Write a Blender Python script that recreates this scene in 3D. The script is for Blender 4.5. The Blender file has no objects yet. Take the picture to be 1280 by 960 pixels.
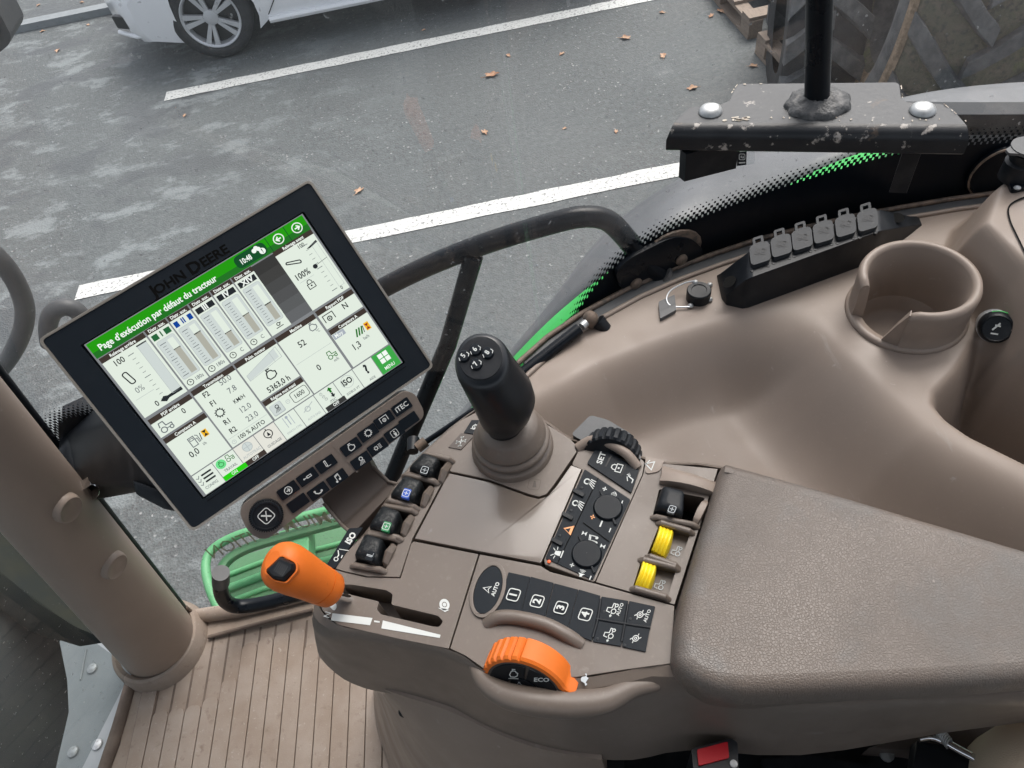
import bpy, bmesh, math, random
import numpy as np
from mathutils import Vector, Matrix
from mathutils.geometry import tessellate_polygon
rad = math.radians
sc = bpy.context.scene
COL = sc.collection
random.seed(7)

# ------------------------------------------------------------------ camera
TH, AL, HC, FP = rad(51), rad(11.6), 2.6, 900.0
r0 = Vector((1, 0, 0)); u0 = Vector((0, math.sin(TH), math.cos(TH))); FW = Vector((0, math.cos(TH), -math.sin(TH)))
IR = r0*math.cos(AL) - u0*math.sin(AL)
IU = r0*math.sin(AL) + u0*math.cos(AL)
CAM = Vector((0, 0, HC))
cd = bpy.data.cameras.new('camera'); cam = bpy.data.objects.new('camera', cd); COL.objects.link(cam)
cd.sensor_width = 36; cd.lens = FP/1280*36; cd.clip_start = 0.02; cd.clip_end = 500
m3 = Matrix((IR, IU, -FW)).transposed()
cam.matrix_world = Matrix.Translation(CAM) @ m3.to_4x4()
sc.camera = cam

# pixel of the photograph -> a point on a real plane of the place
def ray(px, py): return FW + IR*((px-640)/FP) + IU*((480-py)/FP)
def onz(px, py, z):
    d = ray(px, py); return CAM + d*((z-HC)/d.z)
def ony(px, py, y):
    d = ray(px, py); return CAM + d*(y/d.y)
def onp(px, py, p, n):
    d = ray(px, py); return CAM + d*((p-CAM).dot(n)/d.dot(n))
def topx(P):
    v = P-CAM; d = v.dot(FW); return (640+FP*v.dot(IR)/d, 480-FP*v.dot(IU)/d)
def zmap(z):
    return lambda px, py, *h: onz(px, py, z) + Vector((0, 0, h[-1] if h else 0.))
def ymap(y):
    return lambda px, py, *h: ony(px, py, y) - Vector((0, h[-1] if h else 0., 0))
def pmap(p, n):
    return lambda px, py, *h: onp(px, py, p, n) + n*(h[-1] if h else 0.)
class Frame:
    def __init__(s, o, ex, ey, k=1.):
        s.k = k; s.o = Vector(o); s.ex = Vector(ex).normalized(); s.n = s.ex.cross(Vector(ey)).normalized(); s.ey = s.n.cross(s.ex)
    def __call__(s, u, v, h=0.0): return s.o + (s.ex*u + s.ey*v + s.n*h)*s.k
XY = Frame((0, 0, 0), (1, 0, 0), (0, 1, 0))

# ------------------------------------------------------------------ materials
MATS = {}
def lin(c):
    return tuple(((x/255)/12.92 if x/255 <= .04045 else ((x/255+.055)/1.055)**2.4) for x in c)
def pm(name, col, rough=.5, metal=0., var=None, bump=None, coat=0., spec=.5, emit=None, estr=1., roughvar=None, trans=0.):
    """col linear rgb; var = list of (scale, amount, colour2); bump = list of (kind, scale, strength, distance)"""
    m = bpy.data.materials.new(name); m.use_nodes = True; MATS[name] = m
    nt = m.node_tree; N = nt.nodes; L = nt.links; b = N['Principled BSDF']
    b.inputs['Base Color'].default_value = (*col, 1); b.inputs['Roughness'].default_value = rough
    b.inputs['Metallic'].default_value = metal; b.inputs['Specular IOR Level'].default_value = spec
    if coat: b.inputs['Coat Weight'].default_value = coat; b.inputs['Coat Roughness'].default_value = .06
    if emit: b.inputs['Emission Color'].default_value = (*emit, 1); b.inputs['Emission Strength'].default_value = estr
    tc = N.new('ShaderNodeTexCoord')
    if var:
        prev = None
        for (scl, lo, hi, c2, *st) in var:
            n = N.new('ShaderNodeTexNoise'); n.inputs['Scale'].default_value = scl; n.inputs['Detail'].default_value = 6; n.inputs['Roughness'].default_value = .62
            if st:
                mp = N.new('ShaderNodeMapping'); mp.inputs['Scale'].default_value = st[0]; L.new(tc.outputs['Object'], mp.inputs[0]); L.new(mp.outputs[0], n.inputs['Vector'])
            else: L.new(tc.outputs['Object'], n.inputs['Vector'])
            r = N.new('ShaderNodeMapRange'); r.inputs[1].default_value = lo; r.inputs[2].default_value = hi
            L.new(n.outputs['Fac'], r.inputs[0])
            mx = N.new('ShaderNodeMix'); mx.data_type = 'RGBA'; L.new(r.outputs[0], mx.inputs[0])
            if prev is None: mx.inputs[6].default_value = (*col, 1)
            else: L.new(prev, mx.inputs[6])
            mx.inputs[7].default_value = (*c2, 1); prev = mx.outputs[2]
        L.new(prev, b.inputs['Base Color'])
    if roughvar:
        n = N.new('ShaderNodeTexNoise'); n.inputs['Scale'].default_value = roughvar[0]; n.inputs['Detail'].default_value = 5
        L.new(tc.outputs['Object'], n.inputs['Vector'])
        r = N.new('ShaderNodeMapRange'); r.inputs[1].default_value = .35; r.inputs[2].default_value = .65
        r.inputs[3].default_value = roughvar[1]; r.inputs[4].default_value = roughvar[2]
        L.new(n.outputs['Fac'], r.inputs[0]); L.new(r.outputs[0], b.inputs['Roughness'])
    if bump:
        prev = None
        for (kind, scl, strength, dist) in bump:
            if kind == 'noise':
                n = N.new('ShaderNodeTexNoise'); n.inputs['Detail'].default_value = 4; out = 'Fac'
            else:
                n = N.new('ShaderNodeTexVoronoi'); out = 'Distance'
                if kind == 'cells': n.feature = 'DISTANCE_TO_EDGE'
            n.inputs['Scale'].default_value = scl
            if kind == 'cells':
                nz = N.new('ShaderNodeTexNoise'); nz.inputs['Scale'].default_value = scl*.5; L.new(tc.outputs['Object'], nz.inputs['Vector'])
                va = N.new('ShaderNodeMix'); va.data_type = 'VECTOR'; va.inputs[0].default_value = .0022
                L.new(tc.outputs['Object'], va.inputs[4]); L.new(nz.outputs['Color'], va.inputs[5]); L.new(va.outputs[1], n.inputs['Vector'])
            else: L.new(tc.outputs['Object'], n.inputs['Vector'])
            src = n.outputs[out]
            if kind == 'cells':
                cl = N.new('ShaderNodeMapRange'); cl.inputs[2].default_value = .18; L.new(src, cl.inputs[0]); src = cl.outputs[0]
            bp = N.new('ShaderNodeBump'); bp.inputs['Strength'].default_value = strength; bp.inputs['Distance'].default_value = dist
            L.new(src, bp.inputs['Height'])
            if prev is not None: L.new(prev, bp.inputs['Normal'])
            prev = bp.outputs[0]
        L.new(prev, b.inputs['Normal'])
    return m
BR = (.152, .123, .102)
pm('brown_plastic', BR, .42, var=[(9, .42, .75, (.136, .110, .091)), (240, .55, .8, (.18, .148, .126)), (55, .66, .76, (.20, .172, .15))], bump=[('noise', 1500, .12, .0004)], roughvar=(30, .34, .48))
pm('brown_side', (.245, .195, .160), .5, var=[(7, .42, .75, (.22, .176, .145)), (300, .6, .85, (.28, .23, .195)), (45, .66, .74, (.30, .26, .225), (1, .12, 1)), (70, .68, .74, (.31, .27, .235))], bump=[('noise', 1500, .10, .0004)], roughvar=(18, .42, .6))
pm('brown_gloss', (.152, .123, .102), .2, coat=.5, var=[(14, .45, .75, (.142, .114, .095)), (90, .66, .74, (.19, .16, .14))], spec=.5, roughvar=(40, .16, .26))
pm('brown_dark', (.085, .068, .058), .55, bump=[('noise', 1200, .15, .0004)])
pm('armrest_leather', (.140, .113, .094), .46, var=[(9, .42, .7, (.120, .101, .087)), (14, .52, .66, (.132, .119, .108)), (120, .70, .74, (.22, .19, .17))],
   bump=[('cells', 480, .32, .0006), ('noise', 60, .12, .002)], roughvar=(9, .34, .54))
pm('pillar_plastic', (.29, .232, .192), .5, var=[(5, .4, .75, (.26, .208, .172)), (80, .66, .74, (.34, .29, .25))], bump=[('noise', 1400, .1, .0004)])
pm('mat_brown', (.245, .190, .150), .75, var=[(9, .40, .66, (.31, .258, .218)), (60, .58, .72, (.20, .150, .118)), (160, .62, .70, (.34, .30, .26)), (30, .72, .76, (.42, .22, .10))], bump=[('noise', 400, .3, .001)])
pm('mat_edge', (.16, .122, .098), .85, var=[(20, .4, .7, (.09, .066, .052))])
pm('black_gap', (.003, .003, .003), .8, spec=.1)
pm('black_plastic', (.006, .008, .011), .42, spec=.3, var=[(30, .5, .8, (.028, .029, .031))], bump=[('noise', 1100, .12, .0004)])
pm('black_rubber', (.005, .007, .010), .5, spec=.3, var=[(60, .5, .8, (.014, .015, .016))], bump=[('noise', 900, .15, .0005)], roughvar=(40, .36, .52))
pm('joystick_black', (.005, .007, .010), .36, spec=.5, bump=[('noise', 1200, .12, .0003)], roughvar=(35, .30, .44))
pm('worn_rubber', (.008, .010, .012), .5, spec=.3, var=[(130, .52, .68, (.075, .075, .072)), (300, .6, .7, (.045, .045, .045))], bump=[('noise', 500, .35, .001)])
pm('keypad_rubber', (.007, .011, .016), .5, spec=.18, var=[(80, .55, .8, (.014, .017, .020))], bump=[('noise', 1300, .1, .0003)])
pm('key_black', (.003, .006, .010), .4, spec=.2, var=[(90, .55, .8, (.009, .011, .013))])
pm('bezel_black', (.006, .010, .015), .5, spec=.25, var=[(25, .5, .85, (.014, .017, .021))], bump=[('noise', 1300, .1, .0003)])
pm('bezel_rim', (.34, .31, .27), .35, metal=.5)
pm('black_steel', (.004, .006, .009), .28, spec=.22, var=[(40, .55, .8, (.011, .012, .014))], roughvar=(25, .24, .40))
pm('bracket_steel', (.040, .043, .047), .45, metal=.0, var=[(16, .40, .68, (.052, .055, .058)), (60, .63, .68, (.36, .33, .30)), (24, .66, .72, (.10, .07, .05))], bump=[('noise', 200, .3, .001)])
pm('lip_steel', (.010, .012, .015), .42, spec=.4, var=[(20, .45, .7, (.02, .022, .025)), (70, .60, .65, (.36, .33, .30)), (30, .64, .72, (.10, .07, .05))], bump=[('noise', 200, .25, .001)])
pm('chipped_paint', (.55, .50, .42), .7, var=[(200, .45, .7, (.3, .22, .17))])
pm('weld_black', (.06, .061, .062), .5, var=[(90, .5, .75, (.15, .145, .14))], bump=[('noise', 160, .7, .003)])
pm('zinc', (.52, .53, .53), .48, metal=.75, var=[(80, .42, .70, (.33, .34, .34)), (200, .6, .7, (.24, .23, .21))])
pm('rusty_steel', (.17, .125, .095), .6, metal=.2, var=[(120, .45, .65, (.07, .06, .05))])
pm('chrome', (.75, .76, .77), .14, metal=1.)
pm('orange', (.70, .155, .016), .46, spec=.35, var=[(40, .5, .8, (.62, .135, .014)), (140, .64, .74, (.45, .11, .02))], bump=[('noise', 1500, .12, .0004)])
pm('yellow', (.90, .66, .02), .45)
pm('white_ink', (.62, .64, .62), .6, spec=.2)
pm('grey_ink', (.45, .49, .51), .5)
pm('amber_ink', (.80, .35, .14), .5)
pm('orange_lamp', (.9, .13, .02), .4)
pm('blue_ink', (.02, .09, .46), .5); pm('green_ink', (.02, .23, .08), .5)
pm('grey_plastic', (.030, .033, .037), .5, spec=.22, var=[(25, .4, .75, (.027, .030, .033)), (220, .6, .75, (.06, .06, .06))], bump=[('noise', 900, .2, .0004)])
pm('trim_grey', (.06, .063, .067), .5, var=[(18, .4, .7, (.085, .088, .09))], bump=[('noise', 300, .2, .0006)])
pm('frit', (.003, .005, .008), .3, spec=.12)
pm('green_paint', (.03, .42, .07), .4, var=[(12, .4, .75, (.05, .52, .12)), (90, .7, .76, (.25, .45, .2))])
pm('dark_green', (.05, .17, .07), .5, var=[(8, .4, .75, (.08, .21, .10))])
pm('fender_black', (.10, .106, .113), .40, var=[(6, .38, .7, (.145, .152, .16)), (50, .62, .75, (.17, .175, .18))], roughvar=(9, .35, .6))
pm('sheet_grey', (.20, .22, .23), .55, var=[(9, .4, .7, (.25, .27, .28)), (110, .7, .75, (.45, .45, .43))])
pm('dusty_dark', (.03, .034, .036), .7, var=[(6, .4, .7, (.045, .05, .045)), (150, .69, .73, (.28, .28, .27))])
pm('mossy_dark', (.012, .015, .014), .85, spec=.2, var=[(7, .42, .65, (.020, .021, .014)), (90, .68, .74, (.08, .08, .07))])
pm('decal_gold', (.22, .20, .10), .5)
pm('car_white', (.82, .84, .86), .28, coat=.7)
pm('car_black', (.012, .013, .014), .35)
pm('car_glass', (.015, .02, .022), .06, spec=.7)
pm('alloy', (.52, .54, .56), .35, metal=.4)
pm('tyre', (.020, .021, .023), .72, var=[(20, .4, .7, (.036, .037, .039))], bump=[('noise', 150, .3, .002)])
pm('tyre_dusty', (.06, .064, .068), .75, var=[(14, .4, .65, (.125, .13, .132)), (60, .6, .74, (.12, .12, .12))], bump=[('noise', 120, .4, .003)])
pm('mud', (.30, .22, .15), .9, var=[(40, .4, .66, (.15, .11, .07))], bump=[('noise', 120, .5, .004)])
pm('moss', (.10, .10, .07), .9, var=[(4, .56, .70, (.12, .15, .05)), (22, .45, .66, (.14, .12, .09)), (40, .5, .68, (.05, .05, .045)), (130, .66, .72, (.2, .17, .12))], bump=[('noise', 90, .8, .008)])
pm('wood', (.30, .24, .19), .8, var=[(8, .35, .7, (.22, .175, .14), (1, 12, 12)), (60, .55, .75, (.15, .12, .10))], bump=[('noise', 80, .4, .002)])
pm('leaf_a', (.42, .25, .15), .7, var=[(30, .4, .7, (.27, .11, .05))])
pm('leaf_b', (.50, .34, .23), .7, var=[(30, .4, .7, (.33, .16, .08))])
pm('seat_tan', (.50, .40, .30), .85, bump=[('noise', 900, .4, .0006)])
pm('red_plastic', (.50, .008, .016), .4, spec=.2)
pm('blocker_grey', (.17, .165, .16), .85)
pm('amber_glass', (.55, .42, .06), .4)
def scr(name, c, k=.56):
    l = lin(c); return pm(name, tuple(x*.02 for x in l), .3, emit=l, estr=k, spec=.15)
scr('px_white', (222, 232, 220)); scr('px_back', (128, 131, 134)); scr('px_bar', (62, 53, 48)); scr('px_ink', (38, 42, 46)); scr('px_mid', (110, 116, 120))
scr('px_light', (176, 184, 184)); scr('px_pale', (202, 211, 208)); scr('px_green', (36, 152, 16)); scr('px_green2', (34, 112, 36)); scr('px_green3', (20, 78, 40))
scr('px_on', (40, 205, 12)); scr('px_menu', (62, 164, 72)); scr('px_blue', (16, 66, 150)); scr('px_dgreen', (38, 98, 58)); scr('px_taupe', (172, 172, 160)); scr('px_text', (240, 246, 240))
scr('px_pinkish', (224, 224, 214)); scr('px_yellow', (240, 184, 40)); scr('px_glow', (110, 220, 140)); scr('px_dark', (56, 56, 55)); scr('px_dark2', (98, 100, 102)); scr('px_dk1', (64, 64, 63)); scr('px_dk2', (72, 73, 73)); scr('px_dk3', (80, 81, 82)); scr('px_dk4', (89, 91, 92)); scr('px_steel', (164, 172, 182)); scr('px_red', (150, 50, 40))

def road_material(name, line=False):
    m = bpy.data.materials.new(name); m.use_nodes = True; MATS[name] = m
    nt = m.node_tree; N = nt.nodes; L = nt.links; b = N['Principled BSDF']; tc = N.new('ShaderNodeTexCoord')
    def noise(scale, detail=6, st=None, rough=.6):
        n = N.new('ShaderNodeTexNoise'); n.inputs['Scale'].default_value = scale; n.inputs['Detail'].default_value = detail; n.inputs['Roughness'].default_value = rough
        if st:
            mp = N.new('ShaderNodeMapping'); mp.inputs['Scale'].default_value = st; L.new(tc.outputs['Object'], mp.inputs[0]); L.new(mp.outputs[0], n.inputs[0])
        else: L.new(tc.outputs['Object'], n.inputs[0])
        return n.outputs['Fac']
    def rng(src, a, c, d=0., e=1.):
        r = N.new('ShaderNodeMapRange'); r.inputs[1].default_value = a; r.inputs[2].default_value = c; r.inputs[3].default_value = d; r.inputs[4].default_value = e
        L.new(src, r.inputs[0]); return r.outputs[0]
    def mix(f, a, c):
        x = N.new('ShaderNodeMix'); x.data_type = 'RGBA'; L.new(f, x.inputs[0])
        for s, i in ((a, 6), (c, 7)):
            if isinstance(s, tuple): x.inputs[i].default_value = (*s, 1)
            else: L.new(s, x.inputs[i])
        return x.outputs[2]
    def mul(a, c):
        x = N.new('ShaderNodeMath'); x.operation = 'MULTIPLY'; L.new(a, x.inputs[0])
        if isinstance(c, float): x.inputs[1].default_value = c
        else: L.new(c, x.inputs[1])
        return x.outputs[0]
    if line:
        c = mix(rng(noise(55, 8), .53, .62), (.60, .61, .585), (.16, .165, .165)); c = mix(rng(noise(6), .45, .7), c, (.58, .59, .57))
        L.new(c, b.inputs['Base Color']); b.inputs['Roughness'].default_value = .75
    else:
        v = N.new('ShaderNodeTexVoronoi'); v.inputs['Scale'].default_value = 95; L.new(tc.outputs['Object'], v.inputs[0])
        sx = N.new('ShaderNodeSeparateXYZ'); L.new(tc.outputs['Object'], sx.inputs[0])
        sc_ = N.new('ShaderNodeSeparateColor'); L.new(v.outputs['Color'], sc_.inputs[0])
        c = mix(rng(noise(26, 8), .35, .7), (.072, .083, .085), (.122, .134, .136))
        c = mix(rng(sc_.outputs[0], .0, .35, 1., 0.), c, (.075, .078, .08))
        c = mix(rng(sc_.outputs[1], .986, .995), c, (.28, .285, .28))
        c = mix(rng(noise(.7, 3), .42, .62), c, mix(rng(noise(30, 6), .4, .7), (.086, .097, .099), (.132, .143, .145)))
        # dried film patches, streaky and left of the cab
        left = rng(sx.outputs[0], -.2, -2.0)
        pat = mul(rng(noise(3.2, 8, (.75, 1.3, 1), .72), .52, .60), left)
        c = mix(mul(pat, .8), c, (.205, .228, .232))
        wet = mul(rng(noise(2.0, 7, (.8, 1.25, 1), .68), .52, .58), left)
        c = mix(mul(wet, .8), c, (.058, .064, .067))
        pat2 = rng(noise(5, 8, (.7, 1.4, 1), .72), .66, .69)
        c = mix(mul(pat2, .5), c, (.27, .28, .28))
        L.new(c, b.inputs['Base Color'])
        r = mix(wet, (.72, .72, .72), (.42, .42, .42)); L.new(r, b.inputs['Roughness'])
        bp = N.new('ShaderNodeBump'); bp.inputs['Strength'].default_value = .55; bp.inputs['Distance'].default_value = .006
        L.new(v.outputs['Distance'], bp.inputs['Height']); L.new(bp.outputs[0], b.inputs['Normal'])
road_material('asphalt'); road_material('road_paint', True)
def glass_material(name, tint=(1, 1, 1), dust=.05, gloss=.06):
    m = bpy.data.materials.new(name); m.use_nodes = True; MATS[name] = m
    nt = m.node_tree; N = nt.nodes; L = nt.links; N.remove(N['Principled BSDF']); out = N['Material Output']
    t = N.new('ShaderNodeBsdfTransparent'); t.inputs[0].default_value = (*tint, 1)
    d = N.new('ShaderNodeBsdfDiffuse'); d.inputs[0].default_value = (.62, .64, .64, 1)
    g = N.new('ShaderNodeBsdfGlossy'); g.inputs['Roughness'].default_value = .02
    tc = N.new('ShaderNodeTexCoord'); n = N.new('ShaderNodeTexNoise'); n.inputs['Scale'].default_value = 5; n.inputs['Detail'].default_value = 8; n.inputs['Roughness'].default_value = .7
    v = N.new('ShaderNodeTexNoise'); v.inputs['Scale'].default_value = 170; v.inputs['Detail'].default_value = 1
    L.new(tc.outputs['Object'], n.inputs[0]); L.new(tc.outputs['Object'], v.inputs[0])
    r = N.new('ShaderNodeMapRange'); r.inputs[1].default_value = .3; r.inputs[2].default_value = .75; r.inputs[3].default_value = dust*.2; r.inputs[4].default_value = dust*2.4; L.new(n.outputs['Fac'], r.inputs[0])
    r2 = N.new('ShaderNodeMapRange'); r2.inputs[1].default_value = .70; r2.inputs[2].default_value = .76; r2.inputs[4].default_value = .35; L.new(v.outputs['Fac'], r2.inputs[0])
    ad = N.new('ShaderNodeMath'); ad.operation = 'ADD'; L.new(r.outputs[0], ad.inputs[0]); L.new(r2.outputs[0], ad.inputs[1])
    m1 = N.new('ShaderNodeMixShader'); L.new(ad.outputs[0], m1.inputs[0]); L.new(t.outputs[0], m1.inputs[1]); L.new(d.outputs[0], m1.inputs[2])
    m2 = N.new('ShaderNodeMixShader'); m2.inputs[0].default_value = gloss; L.new(m1.outputs[0], m2.inputs[1]); L.new(g.outputs[0], m2.inputs[2])
    L.new(m2.outputs[0], out.inputs[0])
glass_material('window_glass'); glass_material('front_glass', (.60, .64, .64), .07, .06)
def clear_decal(name, col, a):
    m = bpy.data.materials.new(name); m.use_nodes = True; MATS[name] = m
    nt = m.node_tree; N = nt.nodes; L = nt.links; b = N['Principled BSDF']; b.inputs['Base Color'].default_value = (*col, 1); b.inputs['Alpha'].default_value = a; b.inputs['Roughness'].default_value = .35
pm('step_green', (.075, .30, .12), .5, var=[(12, .4, .75, (.13, .38, .18))])
clear_decal('clear_film', (.6, .68, .7), .28); clear_decal('decal_see', (.20, .19, .08), .72); clear_decal('decal_pale', (.62, .68, .62), .35)

# ------------------------------------------------------------------ mesh builder
GLYPH = {}
def glyphs(s, bold):
    k = (s, bold)
    if k not in GLYPH:
        c = bpy.data.curves.new('lettering', 'FONT'); c.body = s; c.size = 1; c.align_x = 'CENTER'; c.align_y = 'CENTER'; c.offset = bold; c.resolution_u = 2
        o = bpy.data.objects.new('lettering', c); COL.objects.link(o)
        dg = bpy.context.evaluated_depsgraph_get(); me = o.evaluated_get(dg).to_mesh()
        V = [(v.co.x, v.co.y) for v in me.vertices]; P = [tuple(p.vertices) for p in me.polygons]
        o.evaluated_get(dg).to_mesh_clear(); bpy.data.objects.remove(o); bpy.data.curves.remove(c)
        if V:
            y0 = min(v[1] for v in V); y1 = max(v[1] for v in V); x0 = min(v[0] for v in V); x1 = max(v[0] for v in V)
            V = [(x-(x0+x1)/2, y-.0) for x, y in V]
        GLYPH[k] = (V, P)
    return GLYPH[k]
def rpoly(pts, r, n=5):
    """round the corners of a 2-D polygon"""
    out = []; N = len(pts)
    for i in range(N):
        a, b, c = Vector(pts[i-1][:2]), Vector(pts[i][:2]), Vector(pts[(i+1) % N][:2])
        rr = r[i] if isinstance(r, (list, tuple)) else r
        t = min(rr, (a-b).length*.48, (c-b).length*.48)
        if t < 1e-6: out.append(tuple(b)); continue
        p = b+(a-b).normalized()*t; q = b+(c-b).normalized()*t
        for k in range(n+1):
            s = k/n; out.append(tuple(p*(1-s)**2 + b*2*s*(1-s) + q*s*s))
    return out
def spline(pts, n=8, closed=False):
    P = [Vector(p) for p in pts]; out = []; N = len(P)
    rng = range(N if closed else N-1)
    for i in rng:
        if closed: a, b, c, d = P[i-1], P[i], P[(i+1) % N], P[(i+2) % N]
        else: a, b, c, d = P[max(i-1, 0)], P[i], P[i+1], P[min(i+2, N-1)]
        for k in range(n):
            t = k/n
            out.append(.5*((2*b)+(c-a)*t+(2*a-5*b+4*c-d)*t*t+(3*b-a-3*c+d)*t**3))
    if not closed: out.append(P[-1])
    return out
def ellipse(cx, cy, a, b, ang=0, n=28):
    ca, sa = math.cos(ang), math.sin(ang)
    return [(cx+a*math.cos(t)*ca-b*math.sin(t)*sa, cy+a*math.cos(t)*sa+b*math.sin(t)*ca) for t in (2*math.pi*k/n for k in range(n))]
class MB:
    def __init__(s): s.v = []; s.f = []; s.m = []
    def add(s, V, F, m=0):
        o = len(s.v); s.v += [Vector(v) for v in V]; s.f += [tuple(i+o for i in f) for f in F]; s.m += [m]*len(F); return s
    def poly(s, M, pts, h=0., m=0, holes=()):
        loops = [list(pts)]+[list(x) for x in holes]
        T = tessellate_polygon([[Vector((p[0], p[1], 0)) for p in l] for l in loops])
        flat = [p for l in loops for p in l]
        return s.add([M(p[0], p[1], h) for p in flat], T, m)
    def slab(s, M, pts, h0, h1, m=0, holes=(), ms=None):
        loops = [list(pts)]+[list(x) for x in holes]
        T = tessellate_polygon([[Vector((p[0], p[1], 0)) for p in l] for l in loops]); flat = [p for l in loops for p in l]; n = len(flat)
        V = [M(p[0], p[1], h1) for p in flat]+[M(p[0], p[1], h0) for p in flat]
        F = [tuple(t) for t in T]+[tuple(i+n for i in reversed(t)) for t in T]; o = 0; S = []
        for l in loops:
            k = len(l)
            for i in range(k): S.append((o+i, o+(i+1) % k, n+o+(i+1) % k, n+o+i))
            o += k
        s.add(V, F+S, m)
        if ms is not None:
            for i in range(len(S)): s.m[-1-i] = ms
        return s
    def loft(s, rings, m=0, cap0=True, cap1=True, closed=True):
        n = len(rings[0]); V = [p for r in rings for p in r]; F = []
        for i in range(len(rings)-1):
            for j in range(n if closed else n-1):
                a, b = i*n+j, i*n+(j+1) % n; F.append((a, b, b+n, a+n))
        s.add(V, F, m)
        for ok, r in ((cap0, rings[0]), (cap1, rings[-1])):
            if ok and closed:
                s.add(list(r), tessellate_polygon([[Vector(p) for p in r]]), m)
        return s
    def tube(s, pts, r, m=0, seg=14, sy=1., caps=True):
        P = [Vector(p) for p in pts]; rings = []; N = len(P)
        up = None
        for i, p in enumerate(P):
            t = (P[min(i+1, N-1)]-P[max(i-1, 0)]).normalized()
            if up is None: up = t.orthogonal().normalized()
            up = (up-t*up.dot(t)).normalized(); w = t.cross(up); rr = r[i] if isinstance(r, (list, tuple)) else r
            rings.append([p+up*math.cos(a)*rr+w*math.sin(a)*rr*sy for a in (2*math.pi*k/seg for k in range(seg))])
        return s.loft(rings, m, caps, caps)
    def lathe(s, o, ax, prof, m=0, seg=32, a0=0., a1=2*math.pi, ref=None):
        """prof: list of (radius, height along ax)"""
        ax = Vector(ax).normalized(); e = (Vector(ref)-ax*Vector(ref).dot(ax)).normalized() if ref else ax.orthogonal().normalized(); g = ax.cross(e); o = Vector(o)
        full = abs(a1-a0-2*math.pi) < 1e-6; n = seg if full else seg+1; V = []; F = []
        for k in range(n):
            a = a0+(a1-a0)*k/seg
            for (r, h) in prof: V.append(o+ax*h+(e*math.cos(a)+g*math.sin(a))*max(r, 1e-5))
        q = len(prof)
        for k in range(seg):
            for j in range(q-1):
                a, b = k*q+j, ((k+1) % n)*q+j; F.append((a, b, b+1, a+1))
        return s.add(V, F, m)
    def box(s, c, ex, ey, ez, m=0):
        c = Vector(c); ex, ey, ez = Vector(ex), Vector(ey), Vector(ez)
        V = [c+ex*x+ey*y+ez*z for z in (-1, 1) for y in (-1, 1) for x in (-1, 1)]
        return s.add(V, [(0, 2, 3, 1), (4, 5, 7, 6), (0, 1, 5, 4), (2, 6, 7, 3), (0, 4, 6, 2), (1, 3, 7, 5)], m)
    def line(s, M, pts, w, h=0., m=0, closed=False):
        P = [Vector(p[:2]) for p in pts]; N = len(P); A = []; B = []
        for i in range(N):
            a = P[i-1] if (closed or i > 0) else None; c = P[(i+1) % N] if (closed or i < N-1) else None
            d1 = (P[i]-a).normalized() if a is not None and (P[i]-a).length > 1e-9 else None
            d2 = (c-P[i]).normalized() if c is not None and (c-P[i]).length > 1e-9 else None
            d1 = d1 or d2 or Vector((1, 0)); d2 = d2 or d1
            t = (d1+d2); t = t.normalized() if t.length > 1e-6 else d1; nn = Vector((-t.y, t.x)); k = 1/max(.5, nn.dot(Vector((-d1.y, d1.x))))
            A.append(P[i]+nn*w/2*k); B.append(P[i]-nn*w/2*k)
        V = [M(p.x, p.y, h) for p in A+B]
        return s.add(V, [(i, (i+1) % N, N+(i+1) % N, N+i) for i in range(N if closed else N-1)], m)
    def text(s, M, t, c, size, d=(1, 0), u=(0, -1), h=0., m=0, bold=.0, wide=1.):
        V, P = glyphs(t, bold)
        if not V: return s
        return s.add([M(c[0]+size*(x*wide*d[0]+y*u[0]), c[1]+size*(x*wide*d[1]+y*u[1]), h) for x, y in V], P, m)
    def icon(s, M, prims, c, size, d=(1, 0), u=(0, -1), h=0., m=0, w=.16):
        T = lambda x, y: (c[0]+size*(x*d[0]+y*u[0]), c[1]+size*(x*d[1]+y*u[1]))
        G = lambda x, y, hh=0.: M(*T(x, y), hh)
        for p in prims:
            k = p[0]
            if k == 'l': s.line(G, p[1], p[2] if len(p) > 2 else w, h, m)
            elif k == 'o': s.line(G, p[1], p[2] if len(p) > 2 else w, h, m, True)
            elif k == 'c': s.line(G, ellipse(p[1], p[2], p[3], p[3], 0, 20), p[4] if len(p) > 4 else w, h, m, True)
            elif k == 'd': s.poly(G, ellipse(p[1], p[2], p[3], p[3], 0, 16), h, m)
            elif k == 'p': s.poly(G, p[1], h, m)
            elif k == 't': s.text(G, p[1], (p[2], p[3]), p[4], (1, 0), (0, 1), h, m, .02)
        return s
    def build(s, name, mats, parent=None, bevel=0., seg=2, sharp=40, smooth=True, weld=False, sub=0):
        me = bpy.data.meshes.new(name)
        if not isinstance(mats, (list, tuple)): mats = [mats]
        xs = [v for v in s.v]; lo = Vector([min(v[i] for v in xs) for i in range(3)]); hi = Vector([max(v[i] for v in xs) for i in range(3)]); o = (lo+hi)/2
        if parent is None: o.z = lo.z
        bm = bmesh.new(); vs = [bm.verts.new(v-o) for v in xs]
        for f, m in zip(s.f, s.m):
            if len(set(f)) < 3: continue
            try: q = bm.faces.new([vs[i] for i in f]); q.material_index = m
            except ValueError: pass
        if weld: bmesh.ops.remove_doubles(bm, verts=bm.verts, dist=1e-5)
        bmesh.ops.recalc_face_normals(bm, faces=bm.faces)
        if bevel:
            es = [e for e in bm.edges if len(e.link_faces) == 2 and e.calc_face_angle(0) > rad(30)]
            if es: bmesh.ops.bevel(bm, geom=es, offset=bevel, segments=seg, profile=.6, affect='EDGES', clamp_overlap=True)
        bm.to_mesh(me); bm.free()
        for k in mats: me.materials.append(MATS[k])
        if smooth:
            me.shade_smooth(); me.set_sharp_from_angle(angle=rad(sharp))
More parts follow.
